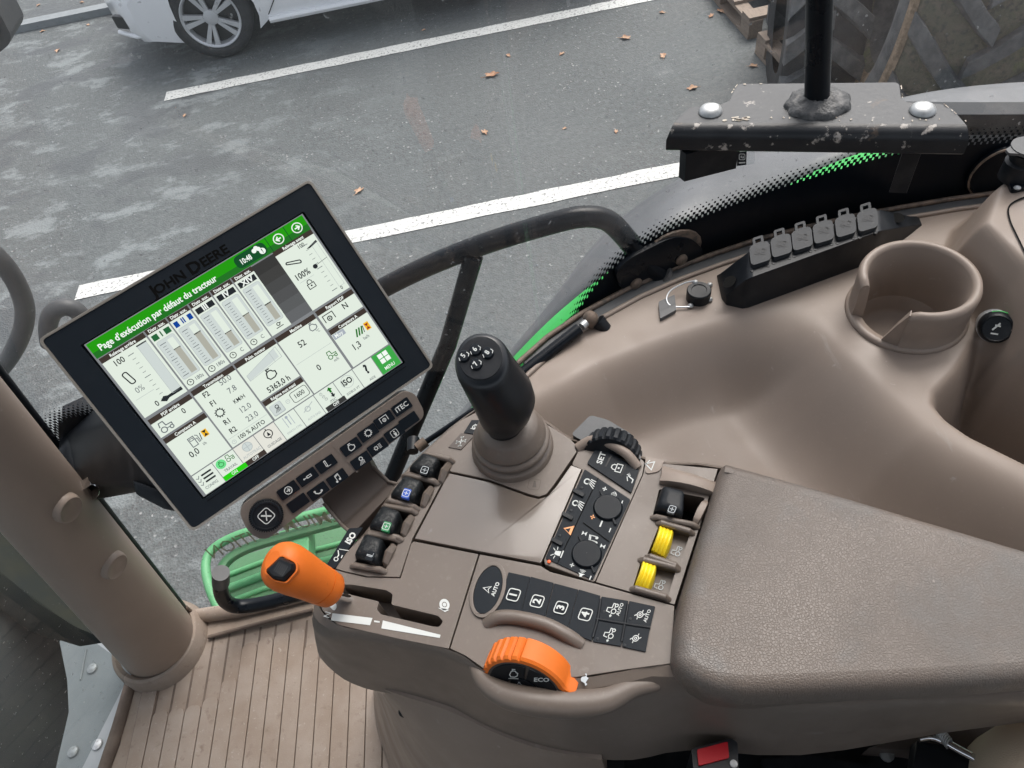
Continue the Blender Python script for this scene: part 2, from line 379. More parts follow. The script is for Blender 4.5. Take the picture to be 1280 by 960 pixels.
        ob = bpy.data.objects.new(name, me); COL.objects.link(ob); ob.location = o
        if sub:
            md = ob.modifiers.new('smooth', 'SUBSURF'); md.levels = sub; md.render_levels = sub
        if bevel:
            wn = ob.modifiers.new('normals', 'WEIGHTED_NORMAL'); wn.keep_sharp = True; wn.weight = 80
        if parent is not None: attach(ob, parent)
        return ob
def attach(ob, parent):
    w = Vector(); q = parent
    while q is not None: w += q.location; q = q.parent
    ob.parent = parent; ob.location = ob.location - w
def tag(o, label, cat=None, group=None, kind=None):
    if label: o['label'] = label
    if cat: o['category'] = cat
    if group: o['group'] = group
    if kind: o['kind'] = kind
    return o
def thing(name, label, cat, loc, group=None):
    o = bpy.data.objects.new(name, None); o.empty_display_size = .05; COL.objects.link(o); o.location = loc
    return tag(o, label, cat, group)
def copy_thing(o, loc, rot=None, scale=None, label=None):
    c = o.copy(); COL.objects.link(c); c.location = loc
    if rot is not None: c.rotation_euler = rot
    if scale: c.scale = (scale,)*3
    if label: c['label'] = label
    for ch in list(o.children):
        k = ch.copy(); COL.objects.link(k); k.parent = c
        for g in ch.children:
            q = g.copy(); COL.objects.link(q); q.parent = k
    return c
# icon library, unit square -1..1, y up
def gear(r, n=10, t=.18): 
    P = []
    for k in range(n*4):
        rr = r+t if k % 4 in (1, 2) else r
        a = 2*math.pi*k/(n*4); P.append((rr*math.cos(a), rr*math.sin(a)))
    return P
ROUND = rpoly([(-1, -1), (1, -1), (1, 1), (-1, 1)], .5, 4)
IC = dict(
 gear=[('c', 0, 0, .72, .2)]+[('l', [(.8*math.cos(a), .8*math.sin(a)), (1.02*math.cos(a), 1.02*math.sin(a))], .17) for a in (2*math.pi*k/12 for k in range(12))],
 engine=[('o', [(-.8, -.3), (-.55, .45), (-.1, .62), (.3, .55), (.55, .2), (.85, .1), (.8, -.5), (.3, -.8), (-.5, -.8)], .2), ('l', [(-.35, .62), (-.35, .95), (.25, .95)], .2)],
 lamp=[('c', .2, .5, .42, .2), ('l', [(-.15, .1), (.55, .1)], .2)]+[('l', [(-.05+.25*k, 0), (-.75+.42*k, -.95)], .14) for k in range(4)],
 arrow=[('c', 0, 0, .9, .18), ('l', [(-.45, 0), (.4, 0)], .24), ('l', [(0, .45), (.45, 0), (0, -.45)], .24)],
 cyl=[('o', [(-.1, -.25), (1, -.25), (1, .25), (-.1, .25)], .18), ('l', [(-1, 0), (-.1, 0)], .2), ('d', -.95, 0, .22)],
 hitch=[('o', [(-.3, -.5), (-.2, .9), (.15, .9), (.1, -.5)], .17), ('l', [(-.2, -.75), (.9, -.75)], .12)],
 phone=[('l', [(-.8, .35), (-.75, -.1), (-.2, -.55), (.4, -.6), (.85, -.3)], .28), ('d', -.75, .4, .26), ('d', .8, -.3, .28)],
 note=[('l', [(-.3, -.7), (-.3, .8), (.65, 1), (.65, -.45)], .16), ('l', [(-.3, .55), (.65, .75)], .2), ('d', -.5, -.7, .28), ('d', .45, -.5, .28)],
 pto=[('l', [(-1, -.5), (-1, .9), (1, .9), (1, -.5)], .16), ('c', 0, -.05, .4, .2), ('d', 0, -.05, .16)],
 fan=[('c', -.5, 0, .38, .16)]+[('l', [(-.5+.4*math.cos(a), .4*math.sin(a)), (-.5+.62*math.cos(a), .62*math.sin(a))], .13) for a in (k*math.pi/4 for k in range(8))]+[('l', [(.25, y), (1, y)], .12) for y in (-.5, -.17, .17, .5)],
 person=[('o', rpoly([(-.9, -.9), (.9, -.9), (.9, .9), (-.9, .9)], .4), .12), ('d', .1, .45, .2), ('p', [(-.3, .1), (.45, .1), (.3, -.75), (-.15, -.75)])],
 xbox=[('o', ROUND, .14), ('l', [(-.5, .6), (.5, -.6)], .26), ('l', [(.5, .6), (-.5, -.6)], .16)],
 pad1=[('o', ROUND, .14)],
 tri=[('p', [(-1, -.85), (1, -.85), (0, .95)])],
 lock=[('o', [(-.7, -.9), (.7, -.9), (.7, .1), (-.7, .1)], .16), ('l', [(-.45, .1), (-.45, .6), (-.2, .9), (.2, .9), (.45, .6), (.45, .1)], .16), ('d', 0, -.35, .18)],
 beacon=[('p', [(-.4, -.5), (.4, -.5), (.3, .4), (-.3, .4)]), ('l', [(-.6, -.75), (.6, -.75)], .18)]+[('l', [(.5*math.cos(a), .1+.5*math.sin(a)), (1*math.cos(a), .1+1*math.sin(a))], .12) for a in (rad(10), rad(50), rad(130), rad(170))],
 plus=[('l', [(-.8, 0), (.8, 0)], .4), ('l', [(0, -.8), (0, .8)], .4)], minus=[('l', [(-.8, 0), (.8, 0)], .4)],
 blower=[('c', .3*math.cos(a), .3*math.sin(a), .36, .14) for a in (0, math.pi/2, math.pi, math.pi*1.5)],
 speaker=[('p', [(-.9, -.3), (-.5, -.3), (-.1, -.8), (-.1, .8), (-.5, .3), (-.9, .3)])]+[('l', [(.1+.25*k, -.3-.2*k), (.25+.25*k, 0), (.1+.25*k, .3+.2*k)], .13) for k in range(3)],
 tractor=[('c', -.5, -.35, .42, .16), ('c', .65, -.5, .26, .16), ('l', [(-.85, .2), (-.7, .9), (-.05, .9), (.05, .15), (.9, .1), (.9, -.25)], .16), ('l', [(-.1, -.35), (.4, -.35)], .14)],
 wheelx=[('c', 0, 0, .52, .16), ('l', [(-.95, .25), (-.6, .25)], .14), ('l', [(.6, -.25), (.95, -.25)], .14), ('l', [(-.4, .9), (-.1, .62)], .16), ('l', [(.4, -.9), (.1, -.62)], .16), ('c', 0, 0, .2, .14)],
 auto=[('o', [(-.8, -.75), (0, .9), (.8, -.75), (0, -.3)], .2)],
 rabbit=[('p', spline([(-.9, -.2, 0), (-.6, .35, 0), (-.95, .8, 0), (-.5, .75, 0), (-.15, .3, 0), (.45, .35, 0), (.9, -.1, 0), (.75, -.7, 0), (-.4, -.65, 0)], 4, True))],
 turtle=[('p', spline([(-.55, -.25, 0), (-.3, .5, 0), (.3, .5, 0), (.6, -.2, 0), (.95, 0, 0), (1, -.3, 0), (.5, -.45, 0), (.4, -.8, 0), (-.4, -.45, 0), (-.55, -.8, 0), (-.9, -.5, 0)], 4, True))],
 clock=[('c', 0, 0, .85, .2), ('l', [(0, .45), (0, 0), (.35, 0)], .2)],
 hand=[('c', -.45, .1, .3, .14), ('l', [(-.2, .1), (.3, .1), (.9, .6)], .16), ('l', [(.1, -.5), (.6, -.4)], .16)],
 fuel=[('o', [(-.8, -.9), (.2, -.9), (.2, .9), (-.8, .9)], .16), ('l', [(-.6, .25), (0, .25), (0, .65), (-.6, .65), (-.6, .25)], .12), ('l', [(.2, .2), (.6, .2), (.6, -.6), (.85, -.6), (.85, .6), (.5, .9)], .14)],
 bucket=[('c', -.2, .1, .5, .18), ('l', [(.3, .1), (1, .4)], .2), ('l', [(-1, -.6), (1, -.6)], .14)],
)
# ------------------------------------------------------------------ pose of a flat rectangle from its four corners
def homo(src, dst):
    A = []
    for (x, y), (u, v) in zip(src, dst):
        A.append([x, y, 1, 0, 0, 0, -u*x, -u*y, -u]); A.append([0, 0, 0, x, y, 1, -v*x, -v*y, -v])
    return np.linalg.svd(np.array(A, float))[2][-1].reshape(3, 3)
MW, MK = .30, .84
Hm = homo([(0, 0), (1, 0), (1, 1), (0, 1)], [(46.5, 424.5), (387.5, 223.5), (544.5, 457), (242, 664.5)])
G = np.linalg.inv(np.array([[FP, 0, 640], [0, FP, 480], [0, 0, 1.]])) @ Hm
G = G*np.sign(G[2, 2])*MW*MK/np.linalg.norm(G[:, 0])
def camv(c): return IR*float(c[0])-IU*float(c[1])+FW*float(c[2])
MO = CAM+camv(G[:, 2]); mex = camv(G[:, 0]).normalized(); mdn = camv(G[:, 1]); MHT = mdn.length/MK
MF = Frame(MO, mex, -mdn, MK)                                   # origin top left, u right, v up (so down is negative)
if (CAM-MO).dot(MF.n) < 0: raise RuntimeError('monitor faces away')
MP = pmap(MO, MF.n)

mon = thing('touchscreen_monitor', 'black framed touchscreen monitor lit with white tiles under a green header', 'monitor', MO+mex*.15+mdn*.5-MF.n*.05)
outer = rpoly([(0, 0), (MW, 0), (MW, -MHT), (0, -MHT)], .0065, 6)
ins = lambda d, r: rpoly([(d, -d), (MW-d, -d), (MW-d, -MHT+d), (d, -MHT+d)], r, 6)
b = MB(); b.slab(MF, outer, -.012, 0, 0, [ins(.0024, .005)]); b.build('rim', 'bezel_rim', mon, .0005)
# screen corners in monitor frame
def mloc(px, py):
    p = MP(px, py)-MO; return (p.dot(MF.ex)/MK, p.dot(MF.ey)/MK)
sc4 = [mloc(*p) for p in ((106, 429.5), (378, 269), (502, 453), (253.5, 620.5))]
sx0 = (sc4[0][0]+sc4[3][0])/2; sx1 = (sc4[1][0]+sc4[2][0])/2; sy0 = (sc4[0][1]+sc4[1][1])/2; sy1 = (sc4[2][1]+sc4[3][1])/2
hole = [(sx0-.0035, sy0+.002), (sx1+.0035, sy0+.002), (sx1+.0035, sy1-.003), (sx0-.0035, sy1-.003)]
b = MB(); b.slab(MF, ins(.0026, .0048), -.014, -.0010, 0, [rpoly(hole, .002, 3)]); bez = b.build('bezel', 'bezel_black', mon, .0003)
b = MB(); b.text(MF, 'J', ((sx0+sx1)/2-.0425, -.0165), .0162, (1, 0), (0, 1), -.0007, 0, .03, 1.0)
b.text(MF, 'OHN', ((sx0+sx1)/2-.0245, -.0170), .0125, (1, 0), (0, 1), -.0007, 0, .03, 1.15)
b.text(MF, 'D', ((sx0+sx1)/2+.0035, -.0165), .0162, (1, 0), (0, 1), -.0007, 0, .03, 1.1)
b.text(MF, 'EERE', ((sx0+sx1)/2+.0258, -.0170), .0125, (1, 0), (0, 1), -.0007, 0, .03, 1.15)
b.build('embossed_lettering', 'black_gap', mon, smooth=False)
b = MB(); g = [(sx1-.004, sy1-.006), (sx0+.02, sy1-.006)]
b.line(MF, [(hole[2][0]-.002, hole[2][1]-.0035), (hole[3][0]+.003, hole[3][1]-.0035)], .0008, -.0007); b.build('frame_groove', 'black_gap', mon, smooth=False)
b = MB(); b.slab(MF, ins(.004, .008), -.034, -.0122); b.slab(MF, rpoly([(.03, -.03), (MW-.03, -.03), (MW-.03, -MHT+.03), (.03, -MHT+.03)], .02), -.05, -.0342)
b.build('rear_housing', 'black_plastic', mon, .002)
# ---- the display and its tiles: 1000 x 800 units
def S(u, v, h=0.): return MF(sx0+(sx1-sx0)*u/1000, sy0+(sy1-sy0)*v/800, -.0045+h)
D1 = .00006
R4 = lambda x0, y0, x1, y1: [(x0, y0), (x1, y0), (x1, y1), (x0, y1)]
PX = ['px_back', 'px_white', 'px_bar', 'px_ink', 'px_mid', 'px_light', 'px_pale', 'px_green', 'px_green2', 'px_green3', 'px_on', 'px_menu', 'px_blue', 'px_dgreen', 'px_taupe', 'px_text', 'px_pinkish', 'px_yellow', 'px_glow', 'px_dark', 'px_dark2', 'px_steel', 'px_red', 'px_dk1', 'px_dk2', 'px_dk3', 'px_dk4']
C = {n[3:]: i for i, n in enumerate(PX)}
disp = MB().poly(S, R4(-6, -4, 1006, 806), -.0003, 0)
for k in range(12):     # dim gradient field behind the tiles at the empty slot
    y0, y1 = 78+k*25, 78+(k+1)*25
    disp.poly(S, R4(700, y0, 808, y1), D1, C[('dark', 'dark', 'dk1', 'dk1', 'dk2', 'dk2', 'dk3', 'dk3', 'dk4', 'dk4', 'dark2', 'dark2')[k]])
disp = disp.build('display', PX, mon, smooth=False)
def tile(x0, y0, x1, y1, title=None, name='screen_tile', bg='white', draw=None):
    t = MB(); t.poly(S, R4(x0, y0, x1, y1), D1, C[bg])
    if title:
        t.poly(S, R4(x0, y0, x1, y0+24), 2*D1, C['bar']); t.text(S, title, ((x0+x1)/2, y0+13), 20, (1, 0), (0, -1), 4*D1, C['text'], .025, .85)
    if draw: draw(t)
    return t.build(name, PX, disp, smooth=False)
def tx(t, s, x, y, size, c='ink', bold=.012, wide=1.): wide *= .84; t.text(S, s, (x, y), size*.93, (1, 0), (0, -1), 4*D1, C[c], bold, wide)
def ic(t, k, x, y, size, c='ink', w=.16): t.icon(S, IC[k] if isinstance(k, str) else k, (x, y), size, (1, 0), (0, -1), 4*D1, C[c], w)
def bx(t, x0, y0, x1, y1, c, l=2): t.poly(S, R4(x0, y0, x1, y1), l*D1, C[c])
def ln(t, x0, y0, x1, y1, w, c='ink'): t.line(S, [(x0, y0), (x1, y1)], w, 4*D1, C[c])
def header(t):
    bx(t, 0, 44, 1000, 72, 'green2'); tx(t, "Page d'exécution par défaut du tracteur", 296, 40, 43, 'text', .022, .98)
    t.poly(S, rpoly(R4(655, 6, 800, 64), 26), 3*D1, C['green3']); tx(t, '10:48', 703, 40, 36, 'text', .025, .85)
    t.icon(S, [('d', -.4, 0, .5), ('d', .2, .3, .5), ('d', .6, -.1, .45)], (757, 26), 20, (1, 0), (0, -1), 4*D1, C['text']); t.icon(S, [('d', 0, 0, .8)], (778, 44), 17, (1, 0), (0, -1), 5*D1, C['text'])
    t.text(S, '!', (778, 44), 26, (1, 0), (0, -1), 6*D1, C['green3'], .03)
    for x in (815, 905): ln(t, x, 2, x, 72, 3, 'green3')
    ic(t, 'arrow', 953, 36, 24, 'text'); t.icon(S, IC['arrow'], (862, 36), 24, (-1, 0), (0, -1), 4*D1, C['text'])
tile(0, 0, 1000, 72, None, 'header_bar', 'green', header)
def scale(t, x, y0, y1, n, c='mid'):
    for k in range(n+1):
        L = 15 if k % (n//2) else 26
        ln(t, x-L/2, y0+(y1-y0)*k/n, x+L/2, y0+(y1-y0)*k/n, 3 if k % (n//2) == 0 else 2, c)
def rear_hitch(t):
    tx(t, '100', 62, 128, 40); t.icon(S, [('o', rpoly([(-.35, -.9), (.3, -1), (.35, .9), (-.3, .9)], .3), .16)], (50, 205), 32, (.95, -.2), (-.2, -.95), 4*D1, C['ink']); tx(t, '0%', 58, 268, 40, 'mid', .0)
    scale(t, 112, 128, 352, 10); bx(t, 148, 112, 188, 355, 'pale'); t.line(S, R4(148, 112, 188, 355), 1.5, 4*D1, C['light'], True); ln(t, 146, 112, 190, 112, 6)
    tx(t, '0', 76, 358, 38); t.poly(S, [(92, 358), (112, 345), (128, 352), (190, 350), (190, 365), (128, 364), (112, 372)], 4*D1, C['ink']); ln(t, 20, 300, 100, 300, 1.5, 'light')
tile(4, 76, 199, 382, 'Relevage arrière', draw=rear_hitch)
for (x0, num, col, lvl, low, foot) in ((206, 'I', 'dgreen', 205, 318, '180s'), (306, 'II', 'blue', 195, 318, '180s'), (407, 'III', 'ink', 262, 318, 'C'), (507, 'IV', 'ink', 238, 318, 'C'), (607, 'XIV', 'ink', 248, 318, '')):
    def valve(t, x0=x0, num=num, col=col, lvl=lvl, low=low, foot=foot):
        bx(t, x0+7, 108, x0+87, 134, col); w = 16+13*len(num); bx(t, x0+47-w/2, 108, x0+47+w/2, 134, 'white' if len(num) < 3 and col != 'ink' else col, 3)
        t.text(S, num, (x0+47, 121), 34, (1, 0), (0, -1), 5*D1, C[col if len(num) < 3 and col != 'ink' else 'text'], .03)
        t.poly(S, rpoly(R4(x0+8, 142, x0+86, 335), 10), 2*D1, C['pale']); t.line(S, rpoly(R4(x0+8, 142, x0+86, 335), 10), 1.5, 3*D1, C['light'], True)
        scale(t, x0+28, 160, 320, 12); bx(t, x0+50, 154, x0+76, low, 'white', 3); bx(t, x0+50, lvl, x0+76, low+8, 'taupe', 4); ln(t, x0+48, lvl, x0+78, lvl, 5)
        if foot: ic(t, 'clock', x0+24, 357, 15, 'ink', .2); tx(t, foot, x0+66, 357, 26, 'mid')
        else: t.icon(S, [('c', 0, .3, .4, .2), ('l', [(-1, -.5), (1, -.5)], .2), ('l', [(.2, 0), (.7, .6)], .2)], (x0+50, 353), 17, (1, 0), (0, -1), 4*D1, C['ink'])
    tile(x0, 74, x0+94, 380, 'Distr. aux.', draw=valve)
def front_hitch(t):
    t.icon(S, [('o', rpoly([(-.95, .1), (-.8, .35), (.9, -.1), (.8, -.5)], .2), .15)], (858, 155), 34, (1, .1), (0, -1), 4*D1, C['ink']); tx(t, '100%', 862, 222, 42, 'ink', .018); ic(t, 'lock', 866, 275, 22); ln(t, 830, 248, 900, 248, 1.5, 'light')
    tx(t, '100', 925, 112, 28); scale(t, 938, 118, 352, 10); t.line(S, R4(962, 130, 988, 352), 1.5, 4*D1, C['light'], True); ln(t, 925, 218, 990, 212, 2); t.icon(S, [('d', 0, 0, .7)], (925, 220), 15, (1, 0), (0, -1), 5*D1, C['ink']); t.poly(S, [(935, 136), (990, 122), (992, 132), (950, 140)], 4*D1, C['ink']); tx(t, '0', 968, 362, 26)
tile(808, 70, 998, 380, 'Relevage avant', draw=front_hitch)
tile(6, 396, 198, 490, 'PDF arrière', draw=lambda t: (ic(t, 'tractor', 50, 458, 28, 'mid'), tx(t, '0', 140, 445, 38)))
def counter_l(t):
    ic(t, 'fuel', 102, 578, 24, 'mid'); tx(t, '/', 132, 578, 46, 'ink'); bx(t, 142, 558, 166, 590, 'yellow'); t.icon(S, [('p', [(-.6, -.8), (.6, -.8), (0, 0)]), ('p', [(-.6, .8), (.6, .8), (0, 0)])], (154, 574), 16, (1, 0), (0, -1), 5*D1, C['ink']); tx(t, 'l/h', 128, 612, 20, 'mid'); tx(t, '0,0', 72, 622, 44)
tile(7, 499, 199, 697, 'Compteurs A', draw=counter_l)
def trans(t):
    for s, y in (('F2', 438), ('F1', 486), ('R1', 586), ('R2', 632)): tx(t, s, 250, y, 36, 'ink', .018)
    ic(t, 'gear', 250, 536, 22)
    for s, y in (('50.0', 430), ('7.8', 480), ('12.0', 580), ('23.0', 628)): tx(t, s, 345, y, 40, 'mid', .006)
    tx(t, 'KM/H', 345, 532, 28, 'ink', .012); ln(t, 210, 656, 398, 656, 1.5, 'light'); tx(t, '100 % AUTO', 312, 676, 30, 'ink', .015); ic(t, 'clock', 225, 678, 10, 'light', .2)
tile(206, 392, 403, 696, 'Transmission', draw=trans)
def power(t):
    t.poly(S, [(425, 468), (425, 492), (580, 470), (580, 426)], 2*D1, C['pale']); t.line(S, [(425, 466), (425, 494), (590, 476), (590, 424)], 2, 4*D1, C['light'], True); ln(t, 555, 430, 555, 480, 2, 'light'); ic(t, 'engine', 510, 515, 26); tx(t, '5363,0 h', 512, 572, 40, 'ink', .018)
tile(410, 392, 604, 593, 'Puiss. moteur', draw=power)
def rpm(t):
    t.poly(S, rpoly(R4(420, 634, 475, 688), 8), 2*D1, C['light']); t.poly(S, rpoly(R4(422, 634, 472, 684), 8), 3*D1, C['pale']); ic(t, 'lamp', 447, 660, 17); ic(t, 'clock', 500, 660, 10, 'light', .2); t.line(S, rpoly(R4(520, 636, 598, 686), 12), 2.5, 4*D1, C['ink'], True); tx(t, '1600', 559, 661, 32, 'ink', .012)
tile(412, 600, 604, 697, 'Régime mot maxi', draw=rpm)
def machine(t):
    tx(t, '52', 690, 478, 44); ic(t, 'engine', 768, 440, 20, 'mid'); tx(t, '°C', 778, 468, 20, 'mid'); ln(t, 618, 545, 796, 545, 1.5, 'light'); tx(t, '0', 690, 610, 44); t.icon(S, IC['tractor'], (768, 592), 22, (1, 0), (0, -1), 4*D1, C['green2']); tx(t, 'm/h', 772, 622, 20, 'mid')
tile(610, 393, 802, 697, 'Machine', draw=machine)
tile(812, 390, 999, 486, 'Rapport PDF', draw=lambda t: (ic(t, 'pto', 850, 448, 24, 'ink'), tx(t, 'N', 935, 440, 42, 'ink', .016)))
def counter_r(t):
    bx(t, 815, 520, 872, 546, 'steel'); tx(t, 'Moy', 843, 533, 28, 'text'); tx(t, '1,3', 880, 622, 46); tx(t, '/', 945, 575, 46)
    for k in range(3): ln(t, 902+k*13, 590, 918+k*13, 556, 7, 'green2')
    bx(t, 955, 552, 978, 590, 'yellow'); t.icon(S, [('p', [(-.6, -.8), (.6, -.8), (0, 0)]), ('p', [(-.6, .8), (.6, .8), (0, 0)])], (966, 572), 17, (1, 0), (0, -1), 5*D1, C['red']); tx(t, 'ha/h', 935, 612, 22, 'mid')
tile(813, 494, 999, 696, 'Compteurs A', draw=counter_r)
def low(t, i):
    x = i*100+50
    if i == 0:
        for k in range(3): ln(t, 38, 722+k*17, 84, 722+k*17, 8); t.line(S, [(14, 722+k*17), (22, 728+k*17), (30, 716+k*17)], 3, 4*D1, C['mid'])
        tx(t, 'CONFIG', 50, 780, 20, 'mid', .01)
    if i == 1:
        t.icon(S, [('d', 0, 0, .9)], (128, 728), 24, (1, 0), (0, -1), 3*D1, C['glow']); ic(t, 'engine', 128, 728, 13, 'green2', .25); ic(t, 'tractor', 172, 724, 18, 'green2'); tx(t, 'TRAVAIL', 152, 764, 20, 'mid', .01); bx(t, 102, 780, 210, 803, 'on', 3); tx(t, 'ON', 152, 792, 22, 'white', .02)
    if i == 2:
        t.icon(S, [('d', 0, 0, .8)], (255, 728), 26, (1, 0), (0, -1), 3*D1, C['pale']); ic(t, [('c', 0, 0, .8, .1), ('l', [(-.8, 0), (.8, 0)], .1), ('l', [(0, -.8), (0, .8)], .1)], 255, 728, 26, 'light'); tx(t, 'AUTOTRAC', 255, 764, 20, 'light'); bx(t, 210, 780, 304, 803, 'bar', 3); tx(t, 'OFF', 255, 792, 22, 'text', .02)
    if i == 3: ic(t, [('c', 0, 0, .7, .16), ('p', [(-.3, -.35), (.3, -.35), (0, .4)]), ('l', [(0, .7), (0, 1)], .16), ('l', [(0, -.7), (0, -1)], .16)], 355, 732, 26, 'ink'); tx(t, 'GUIDAGE', 355, 782, 20, 'mid', .01)
    if i == 4: ic(t, [('l', [(-.6, -1), (-.6, 1)], .1), ('l', [(.6, -1), (.6, 1)], .1), ('l', [(0, -.8), (0, .7)], .16), ('d', 0, .75, .25)], 455, 735, 26, 'steel'); tx(t, 'SWATH CTRL', 455, 782, 15, 'light')
    if i == 5: ic(t, [('l', [(-1, -.3), (1, .5)], .12), ('c', -.2, -.1, .4, .14)], 555, 735, 28, 'light'); tx(t, 'AUTO PASS', 555, 782, 16, 'light')
    if i == 6:
        for k in range(3): ic(t, 'clock', 630+k*4, 716+k*16, 7, 'mid', .25)
        t.icon(S, [('p', [(-.8, 0), (0, .9), (.8, 0), (.3, 0), (.3, -.8), (-.3, -.8), (-.3, 0)])], (672, 722), 16, (1, 0), (0, -1), 4*D1, C['green2']); t.icon(S, [('p', [(-.8, 0), (0, -.9), (.8, 0), (.3, 0), (.3, .8), (-.3, .8), (-.3, 0)])], (672, 748), 14, (1, 0), (0, -1), 4*D1, C['ink']); tx(t, 'iTEC', 660, 772, 20, 'mid', .01); bx(t, 612, 780, 710, 803, 'dark', 3); tx(t, 'OFF', 662, 792, 22, 'text', .02)
    if i == 7: tx(t, 'ISO', 755, 735, 42, 'ink', .03); t.icon(S, [('c', 0, 0, .9, .06)], (755, 735), 32, (1, 0), (0, -1), 3*D1, C['light']); tx(t, 'ISOBUS VT', 755, 786, 18, 'mid', .01)
    if i == 8: tx(t, '?', 855, 738, 66, 'ink', .04); tx(t, 'AIDE', 855, 788, 18, 'mid', .01)
    if i == 9:
        for a in (-1, 1):
            for c in (-1, 1): bx(t, 950+a*13-11, 735+c*13-11, 950+a*13+11, 735+c*13+11, 'text', 4)
        tx(t, 'MENU', 950, 785, 24, 'text', .015)
for i in range(10):
    tile(i*100+(7 if i == 0 else 3), 702, i*100+100, 803, None, 'menu_tile', 'menu' if i == 9 else 'white' if i not in (2, 3) else 'pinkish', lambda t, i=i: low(t, i))

# ---- the key panel under the monitor
PF = Frame(MF(0, 0, .004), MF.ex, MF.ey, MK); PP = pmap(PF.o, PF.n)
def ploc(px, py):
    p = PP(px, py)-PF.o; return (p.dot(PF.ex)/MK, p.dot(PF.ey)/MK)
panel = thing('key_panel', 'brown control strip of black keys and a round knob under the monitor', 'control panel', PF(.2, -MHT-.03, -.02))
P4 = [ploc(*p) for p in ((296, 636), (505, 488), (519, 492), (533, 520), (332, 676), (312, 668))]
b = MB(); b.slab(PF, rpoly(P4, [.012, .008, .008, .01, .012, .008], 4), -.02, 0); b.build('housing', 'brown_plastic', panel, .0025, 3)
b = MB(); b.line(PF, [ploc(416, 556), ploc(447, 590)], .0022, .0004); b.build('divider', 'brown_plastic', panel, smooth=False)
kn = ploc(333, 643)
b = MB(); b.lathe(PF(*kn, 0), PF.n, [(r_*MK, h_*MK) for r_, h_ in [(.0001, 0), (.0165, 0), (.0165, .004), (.0158, .0072), (.0148, .0078), (.0132, .0078), (.0128, .0066), (.0001, .0066)]], 0, 48)
for k in range(44):
    a = 2*math.pi*k/44; e = PF.ex*math.cos(a)+PF.ey*math.sin(a); b.box(PF(*kn, .0042)+e*.0163*MK, e*.0006, PF.n.cross(e)*.0005, PF.n*.003)
knob = b.build('rotary_knob', 'black_rubber', panel)
MB().icon(PF, IC['xbox'], kn, .0066, (.98, .2), (-.2, .98), .0068).build('knob_symbol', 'white_ink', knob, smooth=False)
for (cx, cy, sym) in ((502, 508.6, 'iTEC'), (480, 524.5, 'pto'), (460, 541, 'gear'), (438.7, 558.4, 'engine'), (511, 525.8, None), (493, 541.3, 'person'), (472, 558.5, 'fan'), (451.3, 575.6, 'lamp'),
                      (407.7, 579.7, 'hitch'), (384.3, 596, 'cyl'), (360.3, 612.6, 'arrow'), (421.5, 597.4, 'note'), (397.7, 613.8, 'phone'), (372.7, 628.4, None)):
    c = ploc(cx, cy); kx, ky = .0107, .0060
    b = MB(); b.slab(PF, rpoly([(c[0]-kx, c[1]-ky), (c[0]+kx, c[1]-ky), (c[0]+kx, c[1]+ky), (c[0]-kx, c[1]+ky)], .0012, 3), -.002, .0016); k = b.build('key', 'key_black', panel, .0006)
    if sym:
        b = MB()
        if sym == 'iTEC': b.text(PF, 'iTEC', c, .0078, (1, 0), (0, 1), .0018, 0, .018)
        else: b.icon(PF, IC[sym], c, .0043, (1, 0), (0, 1), .0018)
        b.build('key_symbol', 'white_ink', k, smooth=False)

# ---- arm that carries monitor and panel, black housing at the pillar, clip
arm = thing('monitor_bracket', 'dark brown bracket arm rising from the console below the key panel', 'bracket', onz(450, 640, 2.03))
PB = pmap(PF.o-PF.n*.026, PF.n); q = [PB(405, 630), PB(467, 584), onz(498, 606, 2.05), onz(440, 668, 2.04)]
ndn = Vector((.1, .25, -.96)).normalized()*.02
b = MB(); mid = [(a*.5+c*.5) for a, c in ((q[0], q[3]), (q[1], q[2]))]
PB = pmap(PF.o-PF.n*.03, PF.n); top_ = [PB(392, 606), PB(455, 562)]
sec = [[top_[0], top_[1]], [q[0], q[1]], [mid[0]-Vector((0, 0, .012)), mid[1]-Vector((0, 0, .012))], [q[3], q[2]], [q[3]-Vector((0, 0, .03)), q[2]-Vector((0, 0, .03))]]
b.loft([[s_[0], s_[1], s_[1]+ndn, s_[0]+ndn] for s_ in sec]); b.build('bracket_body', 'brown_dark', arm, .003)
b = MB()
for i in (0, 1): b.tube([s_[i]+Vector((0, 0, .001)) for s_ in sec[1:4]], .0016)
b.build('bracket_edge', 'brown_plastic', arm)
# ------------------------------------------------------------------ armrest console
ZC = 2.05
ZP = zmap(ZC)
TB = (.375, -.927); TU = (-.965, -.262)        # lettering: baseline and up directions on the deck, in photo pixels
con = thing('armrest_console', 'brown moulded armrest console carrying switches, keypads and padded rest', 'console', onz(600, 780, 1.93))
NEAR = [((402, 764), (391, 782), (399, 812)), ((422, 781), (413, 797), (420, 842)), ((456, 789), (450, 801), (455, 860)), ((500, 799), (500, 811), (502, 870)), ((550, 809), (553, 823), (560, 887)),
        ((580, 820), (584, 836), (585, 900)), ((605, 838), (608, 852), (615, 915)), ((650, 846), (650, 868), (668, 934)), ((720, 848), (720, 878), (722, 946)), ((785, 838), (786, 868), (790, 950)),
        ((838, 831), (840, 862), (860, 938)), ((1000, 868), (1000, 884), (1000, 944)), ((1180, 862), (1180, 878), (1180, 916)), ((1400, 850), (1400, 868), (1400, 878))]
FAR = [(1400, 740), (1280, 700), (1090, 640), (905, 586), (835, 580), (800, 572), (745, 556), (712, 549), (670, 522), (610, 508), (575, 527), (545, 553), (520, 577), (497, 605), (480, 634), (458, 667), (428, 695), (406, 728), (398, 748)]
A = [ZP(*t[0]) for t in NEAR]+[ZP(*p) for p in FAR]
cen = sum(A, Vector())/len(A)
